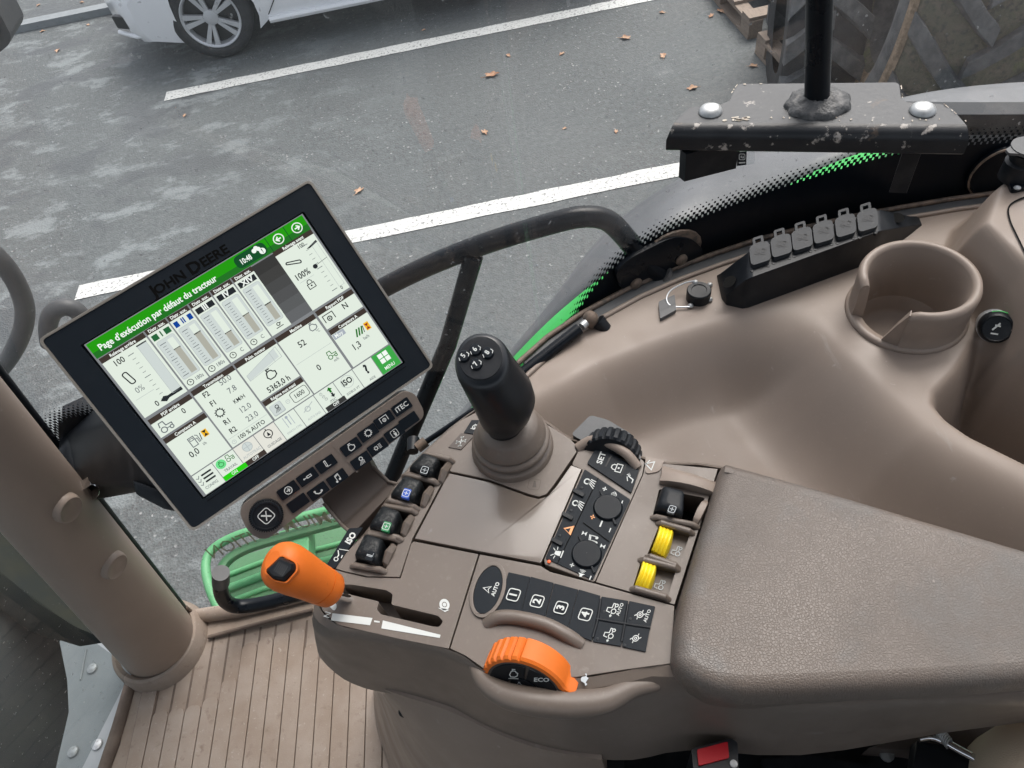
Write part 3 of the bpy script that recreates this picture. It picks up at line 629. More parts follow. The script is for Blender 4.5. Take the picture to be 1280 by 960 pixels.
def outw(i, d):
    t = (A[(i+1) % len(A)]-A[i-1]).normalized(); n = Vector((t.y, -t.x, 0)); return n*d
nN = len(NEAR)
Br = [onz(*t[1], ZC-.013) for t in NEAR]+[A[i]+outw(i, .007)-Vector((0, 0, .013)) for i in range(nN, len(A))]
Cr = [onz(*t[2], ZC-.115) for t in NEAR]+[A[i]+outw(i, -.012)-Vector((0, 0, .115)) for i in range(nN, len(A))]
rs3 = lambda P: spline(P, 3, True)
A, Br, Cr = rs3(A), rs3(Br), rs3(Cr)
mixr = lambda P, Q, t, dz=0: [p*(1-t)+q*t+Vector((0, 0, dz)) for p, q in zip(P, Q)]
AB = [a*.45+b_*.55+Vector((0, 0, .0040)) for a, b_ in zip(A, Br)]
inn = [a+(cen-a).normalized()*.0 for a in A]
rings = [[a-Vector((0, 0, .032)) for a in A], A, AB, Br, mixr(Br, Cr, .12, 0), mixr(Br, Cr, .5, .004), mixr(Br, Cr, .85, .003), Cr]
body = MB().loft(rings, 0).build('console_body', 'brown_plastic', con, sharp=35)
def panel_slab(name, pts, mat='brown_plastic', holes=(), rnd=0., h=0., th=.030, gap=.0, bev=.0011, par=None):
    p = rpoly(pts, rnd, 4) if rnd else pts
    return MB().slab(ZP, p, -th, h, 0, holes).build(name, mat, par or con, bev, 2)
# deck panels; the deck opening is a tub so the joints between panels are real gaps
slot = rpoly([(427, 731), (440, 731), (483, 738), (491, 743), (489, 756), (548, 770), (554, 777), (549, 784), (540, 783), (476, 768), (471, 762), (474, 752), (440, 744), (428, 739)], 2.5, 3)
panel_slab('lever_panel', [(501, 723), (514, 680), (517.5, 677), (598, 693), (561, 811), (551, 809), (500, 799), (456, 789), (422, 781), (403, 763), (399, 748), (407, 729), (418, 712), (432, 716), (458, 722)], holes=[slot], h=.0005)
W1 = [(460, 672), (499, 679), (482, 714), (443, 707)]; W2 = [(481, 637), (520, 644), (502, 675), (463, 668)]; W3 = [(506, 598), (545, 607), (523, 637), (487, 628)]; W4 = [(530, 572), (565, 580), (547, 605), (509, 594)]
panel_slab('paddle_housing', [(419, 711), (430, 695), (459, 667), (480, 634), (497, 605), (520, 577), (530, 566), (567, 578), (559, 593), (516, 674), (500, 722), (460, 721), (432, 715)], holes=[rpoly(w, 2) for w in (W1, W2, W3, W4)], h=.0015)
panel_slab('joystick_plate', [(531, 565), (545, 553), (575, 527), (610, 509), (670, 523), (712, 549), (719, 556), (721, 566), (692, 608), (683, 619), (674, 622), (662, 619), (612, 601), (561, 590), (568, 577)], h=.0018)
panel_slab('gloss_panel', [(561.5, 593), (612, 604), (661, 622), (673, 625), (684, 622), (695, 610), (714, 583), (727, 588), (679, 699), (676, 705), (600, 690.5), (519, 674.5)], 'brown_gloss', h=.0022, bev=.0007)
panel_slab('keypad_frame', [(722, 566), (720, 557), (746, 558), (800, 573), (806, 578), (803, 594), (744, 727), (741, 728), (681, 706), (680, 700), (728, 588), (715, 582), (716, 578)], h=.001)
W5 = [(824, 612), (881, 623), (869, 656), (816, 645)]; W6 = [(824, 657), (863, 667), (848, 708), (809, 694)]; W7 = [(801, 703), (845, 713), (834, 748), (791, 735)]
panel_slab('paddle_platform', [(807, 578), (835, 581), (897, 587), (893, 600), (843, 756), (745, 728), (804, 594)], holes=[rpoly(w, 2.5) for w in (W5, W6, W7)], h=.001)
panel_slab('lower_keypad_panel', [(600, 693.5), (676, 708), (688, 715.5), (742, 729.5), (843, 758), (838, 830), (785, 837), (720, 847), (650, 845), (606, 837), (582, 820), (563, 811)], h=.001)
# white marks of the lever gate
b = MB(); b.poly(ZP, [(416, 767), (466, 773), (463, 782), (414, 776)], .0009); b.line(ZP, [(468, 777), (475, 778)], 2, .0009); b.poly(ZP, [(479, 776), (551, 794), (550, 798), (477, 786)], .0009)
b.icon(ZP, IC['rabbit'], (417, 756), 8, (.6, .5), (.5, -.8), .0009); b.text(ZP, 'N', (410, 769), 11, TB, TU, .0009, 0, .0)
b.icon(ZP, [('c', .1, .1, .62, .42), ('d', .1, .1, .3), ('p', [(-.9, -.55), (.3, -.95), (.95, -.5), (.2, -.5)])], (555, 757), 8.5, (.9, .2), (.1, -1), .0009)
b.build('lever_gate_marks', 'white_ink', con, smooth=False)
# touch strip with ISO lettering, and the two little label plates by the joystick
b = MB().slab(ZP, rpoly([(437, 662), (455, 660.5), (420, 712), (408, 710)], 2.5), .0, .0024); strip = b.build('label_strip', 'key_black', con, .0006)
MB().text(ZP, 'ISO', (440, 674.5), 10.5, (.55, -.83), (-.85, -.5), .0028, 0, .04).icon(ZP, IC['hand'], (424, 698), 8, (.55, -.83), (-.85, -.5), .0028).line(ZP, [(425, 688), (437, 690)], .8, .0027).build('label_symbol', 'white_ink', strip, smooth=False)
b = MB().slab(ZP, [(560, 561), (580, 564), (574, 566), (594, 543), (575, 543)][:0] or [(561, 561), (577, 564), (594, 546), (577, 543)], .0015, .0028); lp = b.build('label_plate', 'bezel_rim', con, .0005); lp.data.materials.clear(); lp.data.materials.append(MATS['brown_dark'])
MB().icon(ZP, [('l', [(-.9, 0), (.9, 0)], .2), ('l', [(0, -.9), (0, .9)], .2), ('p', [(-.9, .35), (-.9, -.35), (-.4, 0)]), ('p', [(.9, .35), (.9, -.35), (.4, 0)]), ('p', [(.35, .9), (-.35, .9), (0, .4)]), ('p', [(.35, -.9), (-.35, -.9), (0, -.4)])], (577, 554), 7.5, (.9, -.15), (.25, -.9), .0031).build('label_symbol', 'white_ink', lp, smooth=False)
b = MB().slab(ZP, [(580, 543), (594, 545), (606, 527), (590, 527)], .0015, .0029); lp = b.build('label_plate', 'key_black', con, .0005)
MB().icon(ZP, [('c', 0, 0, .6, .25), ('l', [(-1, -.3), (1, -.3)], .22), ('l', [(0, 0), (0, .8)], .2)], (594, 536), 5, (.9, -.15), (.25, -.9), .0032).build('label_symbol', 'white_ink', lp, smooth=False)
MB().icon(ZP, [('o', ROUND, .08), ('p', [(-.2, .7), (.1, .7), (.5, -.5), (-.2, -.6)])], (668, 607), 8, (.9, .1), (.2, -.8), .0021).build('moulded_mark', 'brown_dark', con, smooth=False)
# ---- upper keypad: SET row and light keys
KF = MB().slab(ZP, rpoly([(747, 559), (799, 589), (789, 618), (734, 581)], 1.5), 0, .0030).build('set_key_block', 'keypad_rubber', con, .0009)
b = MB().text(ZP, 'SET', (752, 575), 10, TB, TU, .0034, 0, .025); b.icon(ZP, IC['lock'], (771, 587), 7, TB, TU, .0034); b.icon(ZP, [('l', [(-.9, -.6), (-.2, -.6), (.3, .5), (.9, .5)], .2), ('p', [(.4, .95), (.9, .5), (.4, .1)]), ('l', [(-.7, .3), (.1, .7)], .16)], (788, 600), 6.5, TB, TU, .0034)
b.build('key_symbol', 'white_ink', KF, smooth=False)
MB().line(ZP, [(764, 572), (757, 586)], 2, .0034).line(ZP, [(783, 583), (776, 598)], 2, .0034).build('key_ridge', 'black_rubber', KF, smooth=False)
LF = MB().slab(ZP, rpoly([(731, 588), (788, 626), (741, 726), (682, 699)], 2), 0, .0022).build('light_key_block', 'keypad_rubber', con, .0009)
b = MB().line(ZP, [(748, 599), (697, 706)], 1.1, .0025).line(ZP, [(746, 651), (763, 679)][:0] or [(729, 655), (762, 679)], 1.3, .0025); b.build('key_groove', 'black_gap', LF, smooth=False)
b = MB()
for (x, y) in ((721, 615), (707, 644), (694, 676)): b.slab(ZP, rpoly([(x-3, y-2), (x+13-3, y+5), (x+11-3, y+9), (x-5, y+2)], 1.2), .002, .0045)
b.build('key_ridge', 'black_rubber', LF, .0005)
b = MB()
for (x, y) in ((727, 611.5), (714, 640), (700, 671)): b.lathe(ZP(x, y, .0023), (0, 0, 1), [(.0014, 0), (.0012, .0004), (.0001, .0006)], 0, 12)
b.build('indicator_lamp', 'grey_plastic', LF)
b = MB().lathe(ZP(686.5, 703.5, .0023), (0, 0, 1), [(.0016, 0), (.0013, .0006), (.0001, .0008)], 0, 14); b.build('orange_indicator', 'orange_lamp', LF)
b = MB().icon(ZP, IC['lamp'], (737, 606), 7.5, TB, TU, .0026).icon(ZP, IC['lamp'], (722.5, 633), 7.5, TB, TU, .0026).icon(ZP, IC['beacon'], (697, 693), 8, TB, TU, .0026)
for s_, x, y, z_ in (('plus', 756, 613, 3.4), ('minus', 777.5, 630, 3.4), ('minus', 751.5, 656.5, 5), ('minus', 762.5, 664.5, 3.4), ('blower', 767.5, 620, 5), ('note', 742, 676, 6.5), ('plus', 715.3, 708, 3.4), ('minus', 738, 724, 3.4), ('speaker', 727.5, 718, 5.5)): b.icon(ZP, IC[s_], (x, y), z_, TB, TU, .0026)
for x, y in ((730.7, 668.5), (753.5, 684.5)): b.icon(ZP, [('p', [(-.8, .8), (.8, .8), (0, 0)]), ('p', [(-.8, -.8), (.8, -.8), (0, 0)])], (x, y), 3.6, TB, TU, .0026)
b.build('key_symbol', 'white_ink', LF, smooth=False)
MB().icon(ZP, IC['tri'], (710.5, 663.5), 6.5, TB, TU, .0026).icon(ZP, IC['plus'], (741, 648), 3.6, TB, TU, .0026).build('hazard_symbol', 'amber_ink', LF, smooth=False)
MB().icon(ZP, IC['tri'], (709.8, 664), 3.2, TB, TU, .0028).build('hazard_centre', 'key_black', LF, smooth=False)
for (x, y, sy) in ((760, 636.5, 'fan'), (733.5, 694.5, 'cross')):
    o = ZP(x, y, .002); b = MB().lathe(o, (0, 0, 1), [(.0125, 0), (.0122, .0018), (.0112, .0028), (.0001, .0028)], 0, 32)
    for a in (rad(38), rad(38+180)): e = Vector((math.cos(a+1.05), math.sin(a+1.05), 0)); b.box(o+e*.0142+Vector((0, 0, .001)), e*.003, Vector((-e.y, e.x, 0))*.0008, Vector((0, 0, .0012)))
    k = b.build('round_button', 'key_black', LF)
    MB().icon(ZP, IC['blower'] if sy == 'fan' else [('l', [(-.9, -.7), (.9, .7)], .2), ('l', [(-.7, .8), (.7, -.8)], .2), ('p', IC['speaker'][0][1])], (x, y), 6 if sy == 'cross' else 5.5, TB, TU, .0033).build('key_symbol', 'white_ink', k, smooth=False)
# ---- lower keypad
ov = lambda a_, b_: ellipse(610.5, 739, a_, b_, rad(-72), 36)
b = MB().slab(ZP, ov(36, 21), 0, .0032, 0, [ov(31, 16.5)]); b.build('oval_rim', 'brown_plastic', con, .0012)
k = MB().slab(ZP, ov(30.5, 16), 0, .0028).build('auto_key', 'keypad_rubber', con, .0009)
MB().icon(ZP, IC['auto'], (609.5, 738), 5.2, TB, TU, .0032).text(ZP, 'AUTO', (620, 738.5), 6.6, TB, TU, .0032, 0, .03).build('key_symbol', 'white_ink', k, smooth=False)
EDGE_T = [(636, 716), (662, 721.5), (693, 729), (723, 737.5), (751, 746), (786, 752), (819.5, 759)]
EDGE_B = [(620, 768), (650, 771.5), (680, 778.5), (709.5, 790), (740, 803.5), (776, 809.5), (807, 816.5)]
SPL_T = [(636, 716), (663.5, 722), (693, 730), (723.5, 738), (751, 746)]; SPL_B = [(620, 768), (651, 771), (680.5, 779), (709.5, 790), (740, 803)]
ctr = [(642.5, 745.5), (672, 753.5), (701.5, 761.5), (732, 770)]
for i in range(4):
    q = [SPL_T[i], SPL_T[i+1], SPL_B[i+1], SPL_B[i]]; c = (sum(p[0] for p in q)/4, sum(p[1] for p in q)/4)
    q = [(p[0]+(c[0]-p[0])*.02, p[1]+(c[1]-p[1])*.015) for p in q]
    k = MB().slab(ZP, rpoly(q, 1.), -.002, (.0020, .0028, .0022, .0028)[i]).build('numbered_key', 'keypad_rubber', con, .0009)
    MB().icon(ZP, [('o', ROUND, .17)], ctr[i], 7.4, (.37, -.93), (-.95, -.22), .0034).text(ZP, str(i+1), ctr[i], 13.5, (.37, -.93), (-.95, -.22), .0034, 0, .035).build('key_symbol', 'white_ink', k, smooth=False)
for (q, sym, cx, cy, tlab) in (([(752, 747), (785.5, 752.5), (781.5, 780), (746.5, 774.5)], 'tractor', 766, 762, 1), ([(786.5, 752.5), (819, 759.5), (813, 785), (782.5, 780)], 'wheelx', 800, 770, 1),
                               ([(746, 775.5), (781, 781), (776.5, 809), (741, 803)], 'tractor', 762.5, 793, 0), ([(782, 781), (812.5, 786), (807, 816), (777.5, 809.5)], 'wheelx', 794.5, 799.5, 0)):
    k = MB().slab(ZP, rpoly(q, 1.5), -.002, .0024).build('key', 'keypad_rubber', con, .0009)
    b = MB().icon(ZP, IC[sym], (cx, cy), 7, (.37, -.93), (-.95, -.22), .0028)
    if sym == 'tractor': b.icon(ZP, [('p', [(-1, 0), (-.2, .55), (-.2, -.55)]), ('l', [(-.3, 0), (.9, 0)], .25)], (cx-2.5, cy+8), 3.6, (-.37, .93)[::1] and (.37, -.93), (-.95, -.22), .0028)
    if tlab: b.text(ZP, 'AUTO', (cx+9, cy+1.5), 6, (.37, -.93), (-.95, -.22), .0028, 0, .02)
    b.build('key_symbol', 'white_ink', k, smooth=False)
b = MB().tube([ZP(*p, .002) for p in spline([(751, 750, 0), (747, 776, 0), (741, 798, 0)], 5)], .0013).tube([ZP(*p, .002) for p in spline([(745, 775, 0), (780, 781, 0), (813, 786, 0)], 5)], .0013).tube([ZP(*p, .002) for p in ((785, 757, 0), (781, 780, 0), (777, 803, 0))], .0012)
b.build('key_divider', 'black_rubber', con)
b = MB()
for x, y in ((755, 766), (788, 775), (747, 800), (781, 808)): b.lathe(ZP(x, y, .0024), (0, 0, 1), [(.0013, 0), (.001, .0004), (.0001, .0005)], 0, 10)
b.build('indicator_lamp', 'grey_plastic', con)
# raised lip above the orange dial and the scooped rim below it
b = MB().tube([ZP(*p[:2], p[2]) for p in spline([(609, 779, -.002), (622, 774, .003), (645, 774, .004), (680, 782, .004), (706, 794, .003), (727, 805, -.002)], 6)], .0055, 0, 16, 1.)
b.build('dial_lip', 'brown_plastic', con)
sc_ = spline([(588, 817, -.010), (602, 846, -.007), (627, 865, -.005), (660, 874, -.004), (695, 877, -.005), (725, 877, -.006), (758, 871, -.008), (790, 855, -.010), (826, 848, -.014)], 6)
rs_ = [.003+.0074*math.sin(math.pi*min(1, max(0, i/(len(sc_)-1))))**.6 for i in range(len(sc_))]
MB().tube([ZP(p.x, p.y, p.z) for p in sc_], rs_, 0, 18).build('dial_scoop', 'brown_plastic', con, sharp=80)
b = MB().slab(ZP, [(728, 855), (727, 857), (724, 853)][:0] or [(722, 850), (724, 849), (727, 853), (726, 856), (728, 860), (724, 859)], -.02, .0012)
MB().icon(ZP, IC['turtle'], (730, 850), 8, (.2, -.95), (-.8, -.2), .0012).build('turtle_mark', 'grey_ink', con, smooth=False)
# triangle badge behind the roller
b = MB().slab(ZP, rpoly([(807, 572), (830, 577), (825, 591), (806, 594)], [1, 1, 6, 6]), 0, .0022).build('badge', 'brown_side', con, .0006)
MB().icon(ZP, [('o', [(-.9, -.7), (.9, -.7), (0, .9)], .2), ('l', [(-.2, .9), (1, .3)], .18)], (812, 583), 6, TB, TU, .0025).build('badge_symbol', 'white_ink', b, smooth=False)
# hood over the black paddle, ribs between the wells
def rib(a_, b_, r=.0024, z=.003): return MB().tube([ZP(*a_, z-.004), ZP(a_[0]*.9+b_[0]*.1, a_[1]*.9+b_[1]*.1, z), ZP(a_[0]*.1+b_[0]*.9, a_[1]*.1+b_[1]*.9, z), ZP(*b_, z-.004)], r, 0, 12)
for a_, b_ in (((441, 709), (482, 716)), ((459, 670), (500, 677.5)), ((461, 668), (503, 676)), ((480, 635), (521, 642.5)), ((485, 628), (523, 638)), ((505, 596), (547, 606)), ((507, 595), (548, 606)), ((530, 570), (567, 579))):
    rib(a_, b_, .0026, .005).build('well_rib', 'brown_plastic', con)
for cx, cy in ((488, 695), (510.5, 659), (535, 623), (557, 593)):
    p0, p1 = (cx-8, cy+16), (cx+8, cy-17)
    b = MB(); rr = []
    for t, w, z in ((0, .3, -.004), (.15, .8, .004), (.5, 1, .0075), (.85, .8, .004), (1, .3, -.004)):
        x = p0[0]+(p1[0]-p0[0])*t; y = p0[1]+(p1[1]-p0[1])*t
        rr.append([ZP(x-4.2*w, y-.8, z), ZP(x-.5, y, z+.002*w), ZP(x+4.2*w, y+1.5, z-.002), ZP(x+4.2*w, y+1.5, -.012), ZP(x-4.2*w, y-.8, -.012)])
    b.loft(rr).build('well_blade', 'brown_plastic', con, .0006)
for a_, b_ in (((815, 648), (872, 660)), ((809, 697), (848, 711)), ((822, 655), (866, 668)), ((790, 737), (836, 750)), ((800, 701), (848, 713))): rib(a_, b_, .0026, .004).build('well_rib', 'brown_plastic', con)
hood = MB(); R_ = []
for t in range(9):
    s_ = t/8; x = 826+70*s_-2; y = 606-2+16*s_
    z = .011*math.sin(math.pi*min(1, max(0, .12+.76*s_)))**.6
    R_.append([ZP(x+10*(1-s_)*.5, y-22+4*s_, .0), ZP(x+7*(1-s_)*.5, y-16+3*s_, z*.75), ZP(x+3*(1-s_), y-7, z), ZP(x, y+1, z), ZP(x, y+2, z-.003), ZP(x, y+1, -.003)])
hood.loft(R_); hood.build('paddle_hood', 'brown_side', con, sharp=60)
b = MB(); rr = []
for t, w, z in ((0, .5, 0), (.2, .9, .006), (.5, 1, .008), (.8, .9, .006), (1, .4, 0)):
    x = 867+17*t; y = 659-34*t; rr.append([ZP(x-5*w, y-1, z), ZP(x+4.5*w, y+2, z), ZP(x+4.5*w, y+2, -.01), ZP(x-5*w, y-1, -.01)])
b.loft(rr).build('well_blade', 'brown_side', con, .0012)
# ---- padded armrest
PADT = [(906, 587), (1000, 613), (1090, 640), (1280, 697), (1420, 740), (1420, 853), (1280, 860), (1180, 866), (1000, 874), (930, 876), (892, 871), (862, 858), (845, 843), (839, 828), (842, 790), (850, 750), (896, 600), (899, 591)]
zp = ZC+.004
def padring(inset, z, px=None): 
    P = [onz(x, y, zp) for x, y in PADT]; c = sum(P, Vector())/len(P); out = []
    for i, p in enumerate(P):
        t = (P[(i+1) % len(P)]-P[i-1]).normalized(); n = Vector((-t.y, t.x, 0)); 
        if (c-p).dot(n) < 0 and i not in (): n = -n
        out.append(p+n*inset+Vector((0, 0, z)))
    return out
b = MB(); rings = [padring(.002, -.03), padring(.0, -.014), padring(-.001, -.004), padring(.0008, .007), padring(.0026, .0118), padring(.0055, .0148), padring(.009, .0162), padring(.0125, .0167)]
b.loft(rings, 0, True, False); P = rings[-1]; b.add(P, tessellate_polygon([[Vector((p.x, p.y, 0)) for p in P]])); pad = b.build('padded_rest', 'armrest_leather', con, sharp=80)
# ------------------------------------------------------------------ finger paddles in the deck wells
def paddle(label, quad, icon, tile_mat, mat='worn_rubber', top=.014, grp='finger paddles on the console', face=None, ic_at=None):
    c = (sum(p[0] for p in quad)/4, sum(p[1] for p in quad)/4)
    quad = [(c[0]+(p[0]-c[0])*1.10, c[1]+(p[1]-c[1])*1.06) for p in quad]
    t = thing('finger_paddle', label, 'paddle switch', ZP(*c, -.02), grp)
    def ring(s_, z, sh=(0, 0), r=5):
        return [ZP(x, y, z) for x, y in rpoly([(c[0]+(p[0]-c[0])*s_+sh[0], c[1]+(p[1]-c[1])*s_+sh[1]) for p in quad], r, 4)]
    b = MB().loft([ring(1, -.024), ring(1, -.002), ring(1.0, .003), ring(.97, top*.55, (1, 0)), ring(.88, top*.82, (2, .5)), ring(.70, top*.96, (3, 1)), ring(.45, top, (3.5, 1))])
    lev = b.build('paddle_lever', mat, t, sharp=80)
    if icon:
        p = ic_at; f = zmap(ZC+top)
        b = MB().slab(f, [(p[0]+u*.60*6.0*a+v*.6*6*b_*.0+(-.965*6*.8*b_ if False else u*0), p[1]) for u, v, a, b_ in ()][:0] or rpoly([(p[0]+6.2*(TB[0]*x_+TU[0]*y_), p[1]+6.2*(TB[1]*x_+TU[1]*y_)) for x_, y_ in ((-1, -.75), (1, -.75), (1, .75), (-1, .75))], 1.5), -.003, .0006)
        fp = b.build('paddle_face', tile_mat, lev, .0003)
        MB().icon(f, icon, p, 4.2, TB, TU, .0009).build('paddle_symbol', 'grey_ink' if tile_mat == 'key_black' else 'white_ink', fp, smooth=False)
    return t
PSYM = [('o', ROUND, .16), ('l', [(-.5, 0), (.5, 0)], .22), ('l', [(0, -.6), (0, .6)], .16)]
paddle('black finger paddle with a grey lift arm symbol, lowest beside the orange lever', [(446, 700), (459, 673), (481, 680), (473, 711)], IC['hitch'], 'key_black', ic_at=(463, 695))
paddle('worn black finger paddle with a green symbol tile', [(464, 664), (480, 638), (502, 646), (492, 674)], PSYM, 'green_ink', ic_at=(483, 658.5))
paddle('black finger paddle with a blue symbol tile', [(490, 625), (507, 601), (530, 609), (518, 634)], PSYM, 'blue_ink', ic_at=(508, 617))
paddle('black finger paddle with a plain grey symbol, nearest the joystick', [(513, 592), (530, 573), (551, 581), (540, 603)], PSYM, 'key_black', ic_at=(531, 588))
paddle('single black paddle above the two yellow paddles', [(819, 640), (828, 613), (853, 620), (851, 652)], PSYM, 'key_black', mat='black_rubber', ic_at=(840, 637), top=.012)
def yellow(label, q):
    t = thing('yellow_paddle', label, 'paddle switch', ZP(q[0][0], q[0][1], -.02), 'yellow ribbed paddles')
    b = MB(); n = 9; rr = []
    for i in range(n):
        s_ = i/(n-1); a = [q[0][k]+(q[3][k]-q[0][k])*s_ for k in (0, 1)]; c = [q[1][k]+(q[2][k]-q[1][k])*s_ for k in (0, 1)]
        z = .012*math.sin(math.pi*(.08+.84*s_))**.7-.003; bow = 2.2*math.sin(math.pi*s_)
        row = []
        for j in range(13):
            u = j/12; x = a[0]+(c[0]-a[0])*u+bow; y = a[1]+(c[1]-a[1])*u
            g = -.0011 if j in (3, 6, 9) else 0; e = -.0025 if j in (0, 12) else 0
            row.append(ZP(x, y, z+g+e))
        row += [ZP(c[0]+bow, c[1], -.02), ZP(a[0]+bow, a[1], -.02)]; rr.append(row)
    b.loft(rr); b.build('ribbed_grip', 'yellow', t, sharp=25); return t
y1 = yellow('upper yellow ribbed paddle between the black paddle and the other yellow one', [(824, 657), (842, 664), (831, 697), (814, 688)])
y2 = yellow('lower yellow ribbed paddle above the numbered keys', [(803, 700), (821, 707), (810, 741), (793, 732)])
for t, (x, y) in ((y1, (847, 688)), (y2, (826, 730))):
    f = zmap(ZC-.006); b = MB().icon(f, IC['tractor'], (x-1, y+1), 6.5, TB, TU, .0004)
    b.build('paddle_symbol', 'grey_ink', t, smooth=False)
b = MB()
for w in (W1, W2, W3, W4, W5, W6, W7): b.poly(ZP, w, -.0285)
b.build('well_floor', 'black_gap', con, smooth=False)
b = MB()
for w in (W6, W7): b.poly(ZP, [(w[0][0]+14, w[0][1]+3), w[1], w[2], (w[3][0]+16, w[3][1]+4)], -.0065)
b.build('well_shelf', 'brown_plastic', con, smooth=False)
# ------------------------------------------------------------------ joystick
joy = thing('joystick', 'black contoured joystick with numbered buttons on a pleated brown boot', 'joystick', ZP(640, 562, 0))
def ering(c, ax, ref, rx, ry, n=28, sq=0.):
    ax = Vector(ax).normalized(); e = (Vector(ref)-ax*Vector(ref).dot(ax)).normalized(); g = ax.cross(e); out = []
    for k in range(n):
        a = 2*math.pi*k/n; ca, sa = math.cos(a), math.sin(a); out.append(c+e*rx*math.copysign(abs(ca)**(1-sq), ca)+g*ry*math.copysign(abs(sa)**(1-sq), sa))
    return out
Jb = ZP(641, 560, .002); Jt = onz(604, 452, ZC+.122)
refj = onz(660, 470, ZC+.1)-onz(600, 470, ZC+.1)
jax = (Jt-Jb).normalized()
b = MB(); rings = []
for z, r in ((-.003, .033), (.004, .0325), (.0068, .0312), (.0082, .0262), (.0098, .0306), (.0128, .0310), (.0148, .0298), (.0160, .0250), (.0176, .0284), (.0205, .0282), (.024, .026), (.030, .0245), (.034, .022), (.036, .015)):
    f = z/.036; r *= 1.15; c = Jb+Vector((0, 0, 1))*z+(jax-Vector((0, 0, 1)))*z*.8+Vector((.002, .002, 0))*f
    rings.append(ering(c, Vector((0, 0, 1)).lerp(jax, max(0, f)), refj, r, r*1.0, 40))
boot = b.loft(rings).build('boot', 'brown_plastic', joy, sharp=50)
prof = [(.026, .0175, .0185, .000), (.032, .0182, .0192, .0), (.034, .0155, .017, 0), (.040, .0162, .0178, .001), (.052, .0200, .0215, .004), (.066, .0226, .0240, .0068), (.080, .0228, .0240, .0062), (.094, .0216, .0232, .0035), (.106, .0203, .0222, .001), (.115, .0198, .0215, -.0005), (.1205, .0190, .0206, -.001), (.1235, .0172, .0190, -.001), (.1245, .014, .016, -.001)]
facen = (ray(606, 446)*-1).normalized().lerp(jax, .45).normalized()
b = MB(); rings = []
er = Vector(refj).normalized()
for h, rx, ry, off in prof:
    t = max(0, (h-.085)/.04); ax = jax.lerp(facen, min(1, t)); c = Jb+jax*h*1.0+er*off
    k_ = 1.0+.13*min(1, max(0, (h-.032)/.02)); rings.append(ering(c, ax, refj, rx*k_, ry*k_, 36, .06))
grip = b.loft(rings).build('grip', 'joystick_black', joy, sharp=70)
FO = Jb+jax*.1245*1.0+er*-.001; JF = Frame(FO, er-facen*er.dot(facen), facen.cross(er))
if JF.n.dot(facen) < 0: JF = Frame(FO, er, -(facen.cross(er)))
b = MB().slab(JF, ellipse(0, 0, .0172, .0180), -.006, .0008).build('face_plate', 'black_plastic', grip, .0006)
for (px, py, s_) in ((594.5, 438, '6'), (610, 442, '8'), (580, 446, '5'), (595.5, 456, '7')):
    p = onp(px, py, FO, JF.n); u_, v_ = (p-FO).dot(JF.ex), (p-FO).dot(JF.ey)
    b = MB().lathe(JF(u_, v_, 0), JF.n, [(.0050, 0), (.0048, .0024), (.0041, .0032), (.0001, .0034)], 0, 24)
    k = b.build('thumb_button', 'grey_plastic', joy)
    P2 = pmap(JF(0, 0, .0037), JF.n); k.data.materials.clear(); k.data.materials.append(MATS['keypad_rubber'])
    b = MB().text(P2, s_, (px-1, py-1.5), 8.5, (.5, -.87), (-.87, -.5), 0, 0, .03).line(P2, [(px+3, py-6), (px+6, py-4), (px+5.5, py-.5)], .9, 0).line(P2, [(px-6.5, py+1), (px-5, py+5)], .9, 0)
    b.build('button_number', 'white_ink', k, smooth=False)
# side trigger with swirl mark, lower left of the grip
d_ = ray(605, 508); 
ctrp = Jb+jax*.056
sn = (-(IR*.55)-d_*.8).normalized()
tp = onp(605, 508, ctrp+sn*.0228, sn); TF = Frame(tp, er, sn.cross(er))
b = MB().lathe(tp-TF.n*.003, TF.n, [(.0075, 0), (.0070, .0035), (.0055, .0042), (.0001, .0036)], 0, 24); k = b.build('thumb_switch', 'black_plastic', joy)
TP = pmap(tp+TF.n*.0018, TF.n)
MB().icon(TP, [('c', 0, 0, .35, .3), ('l', [(-.9, .4), (-.6, .9), (.2, .8)], .22), ('l', [(.9, -.4), (.6, -.9), (-.2, -.8)], .22)], (605, 508), 5, (1, .25), (.1, -1), 0).build('switch_symbol', 'white_ink', k, smooth=False)
# ------------------------------------------------------------------ orange hand lever
lev = thing('throttle_lever', 'orange hand lever with black thumb toggle standing in the gate slot', 'lever', ZP(437, 746, -.02))
L0 = onz(436, 747, ZC-.01); L1 = onz(412, 737, ZC+.030); L2 = onz(346, 703, ZC+.088)
b = MB().tube([L0, L1], .0042, 0, 16).tube([L0+Vector((.004, -.004, 0)), L1+Vector((.004, -.003, -.006))], .0035, 0, 12); b.build('lever_rod', 'chrome', lev)
lax = (L2-L1).normalized(); LL = (L2-L1).length; lref = IU
b = MB(); rings = []
for s_, rx, ry in ((-.04, .009, .009), (-.03, .0128, .0128), (.0, .0140, .014), (.10, .0146, .0146), (.20, .0150, .0150), (.201, .0144, .0144), (.215, .0144, .0144), (.216, .0151, .0151), (.40, .0158, .0158), (.65, .0168, .0175), (.82, .0168, .0182), (.93, .0158, .0175), (1.0, .0138, .0155), (1.05, .0105, .012), (1.075, .006, .007)):
    rings.append(ering(L1+lax*LL*s_, lax, lref, ry, rx, 32, .05))
gr = b.loft(rings).build('lever_grip', 'orange', lev, sharp=60)
tn = (ray(348, 711)*-1).normalized().lerp(lax, .35).normalized(); tc_ = L1+lax*LL*.90; to = onp(351, 712, tc_+tn*.0120, tn)
TM = pmap(to, tn)
q = rpoly([(332, 714), (352, 695), (370, 704), (371, 713), (358, 728), (343, 725)], 4)
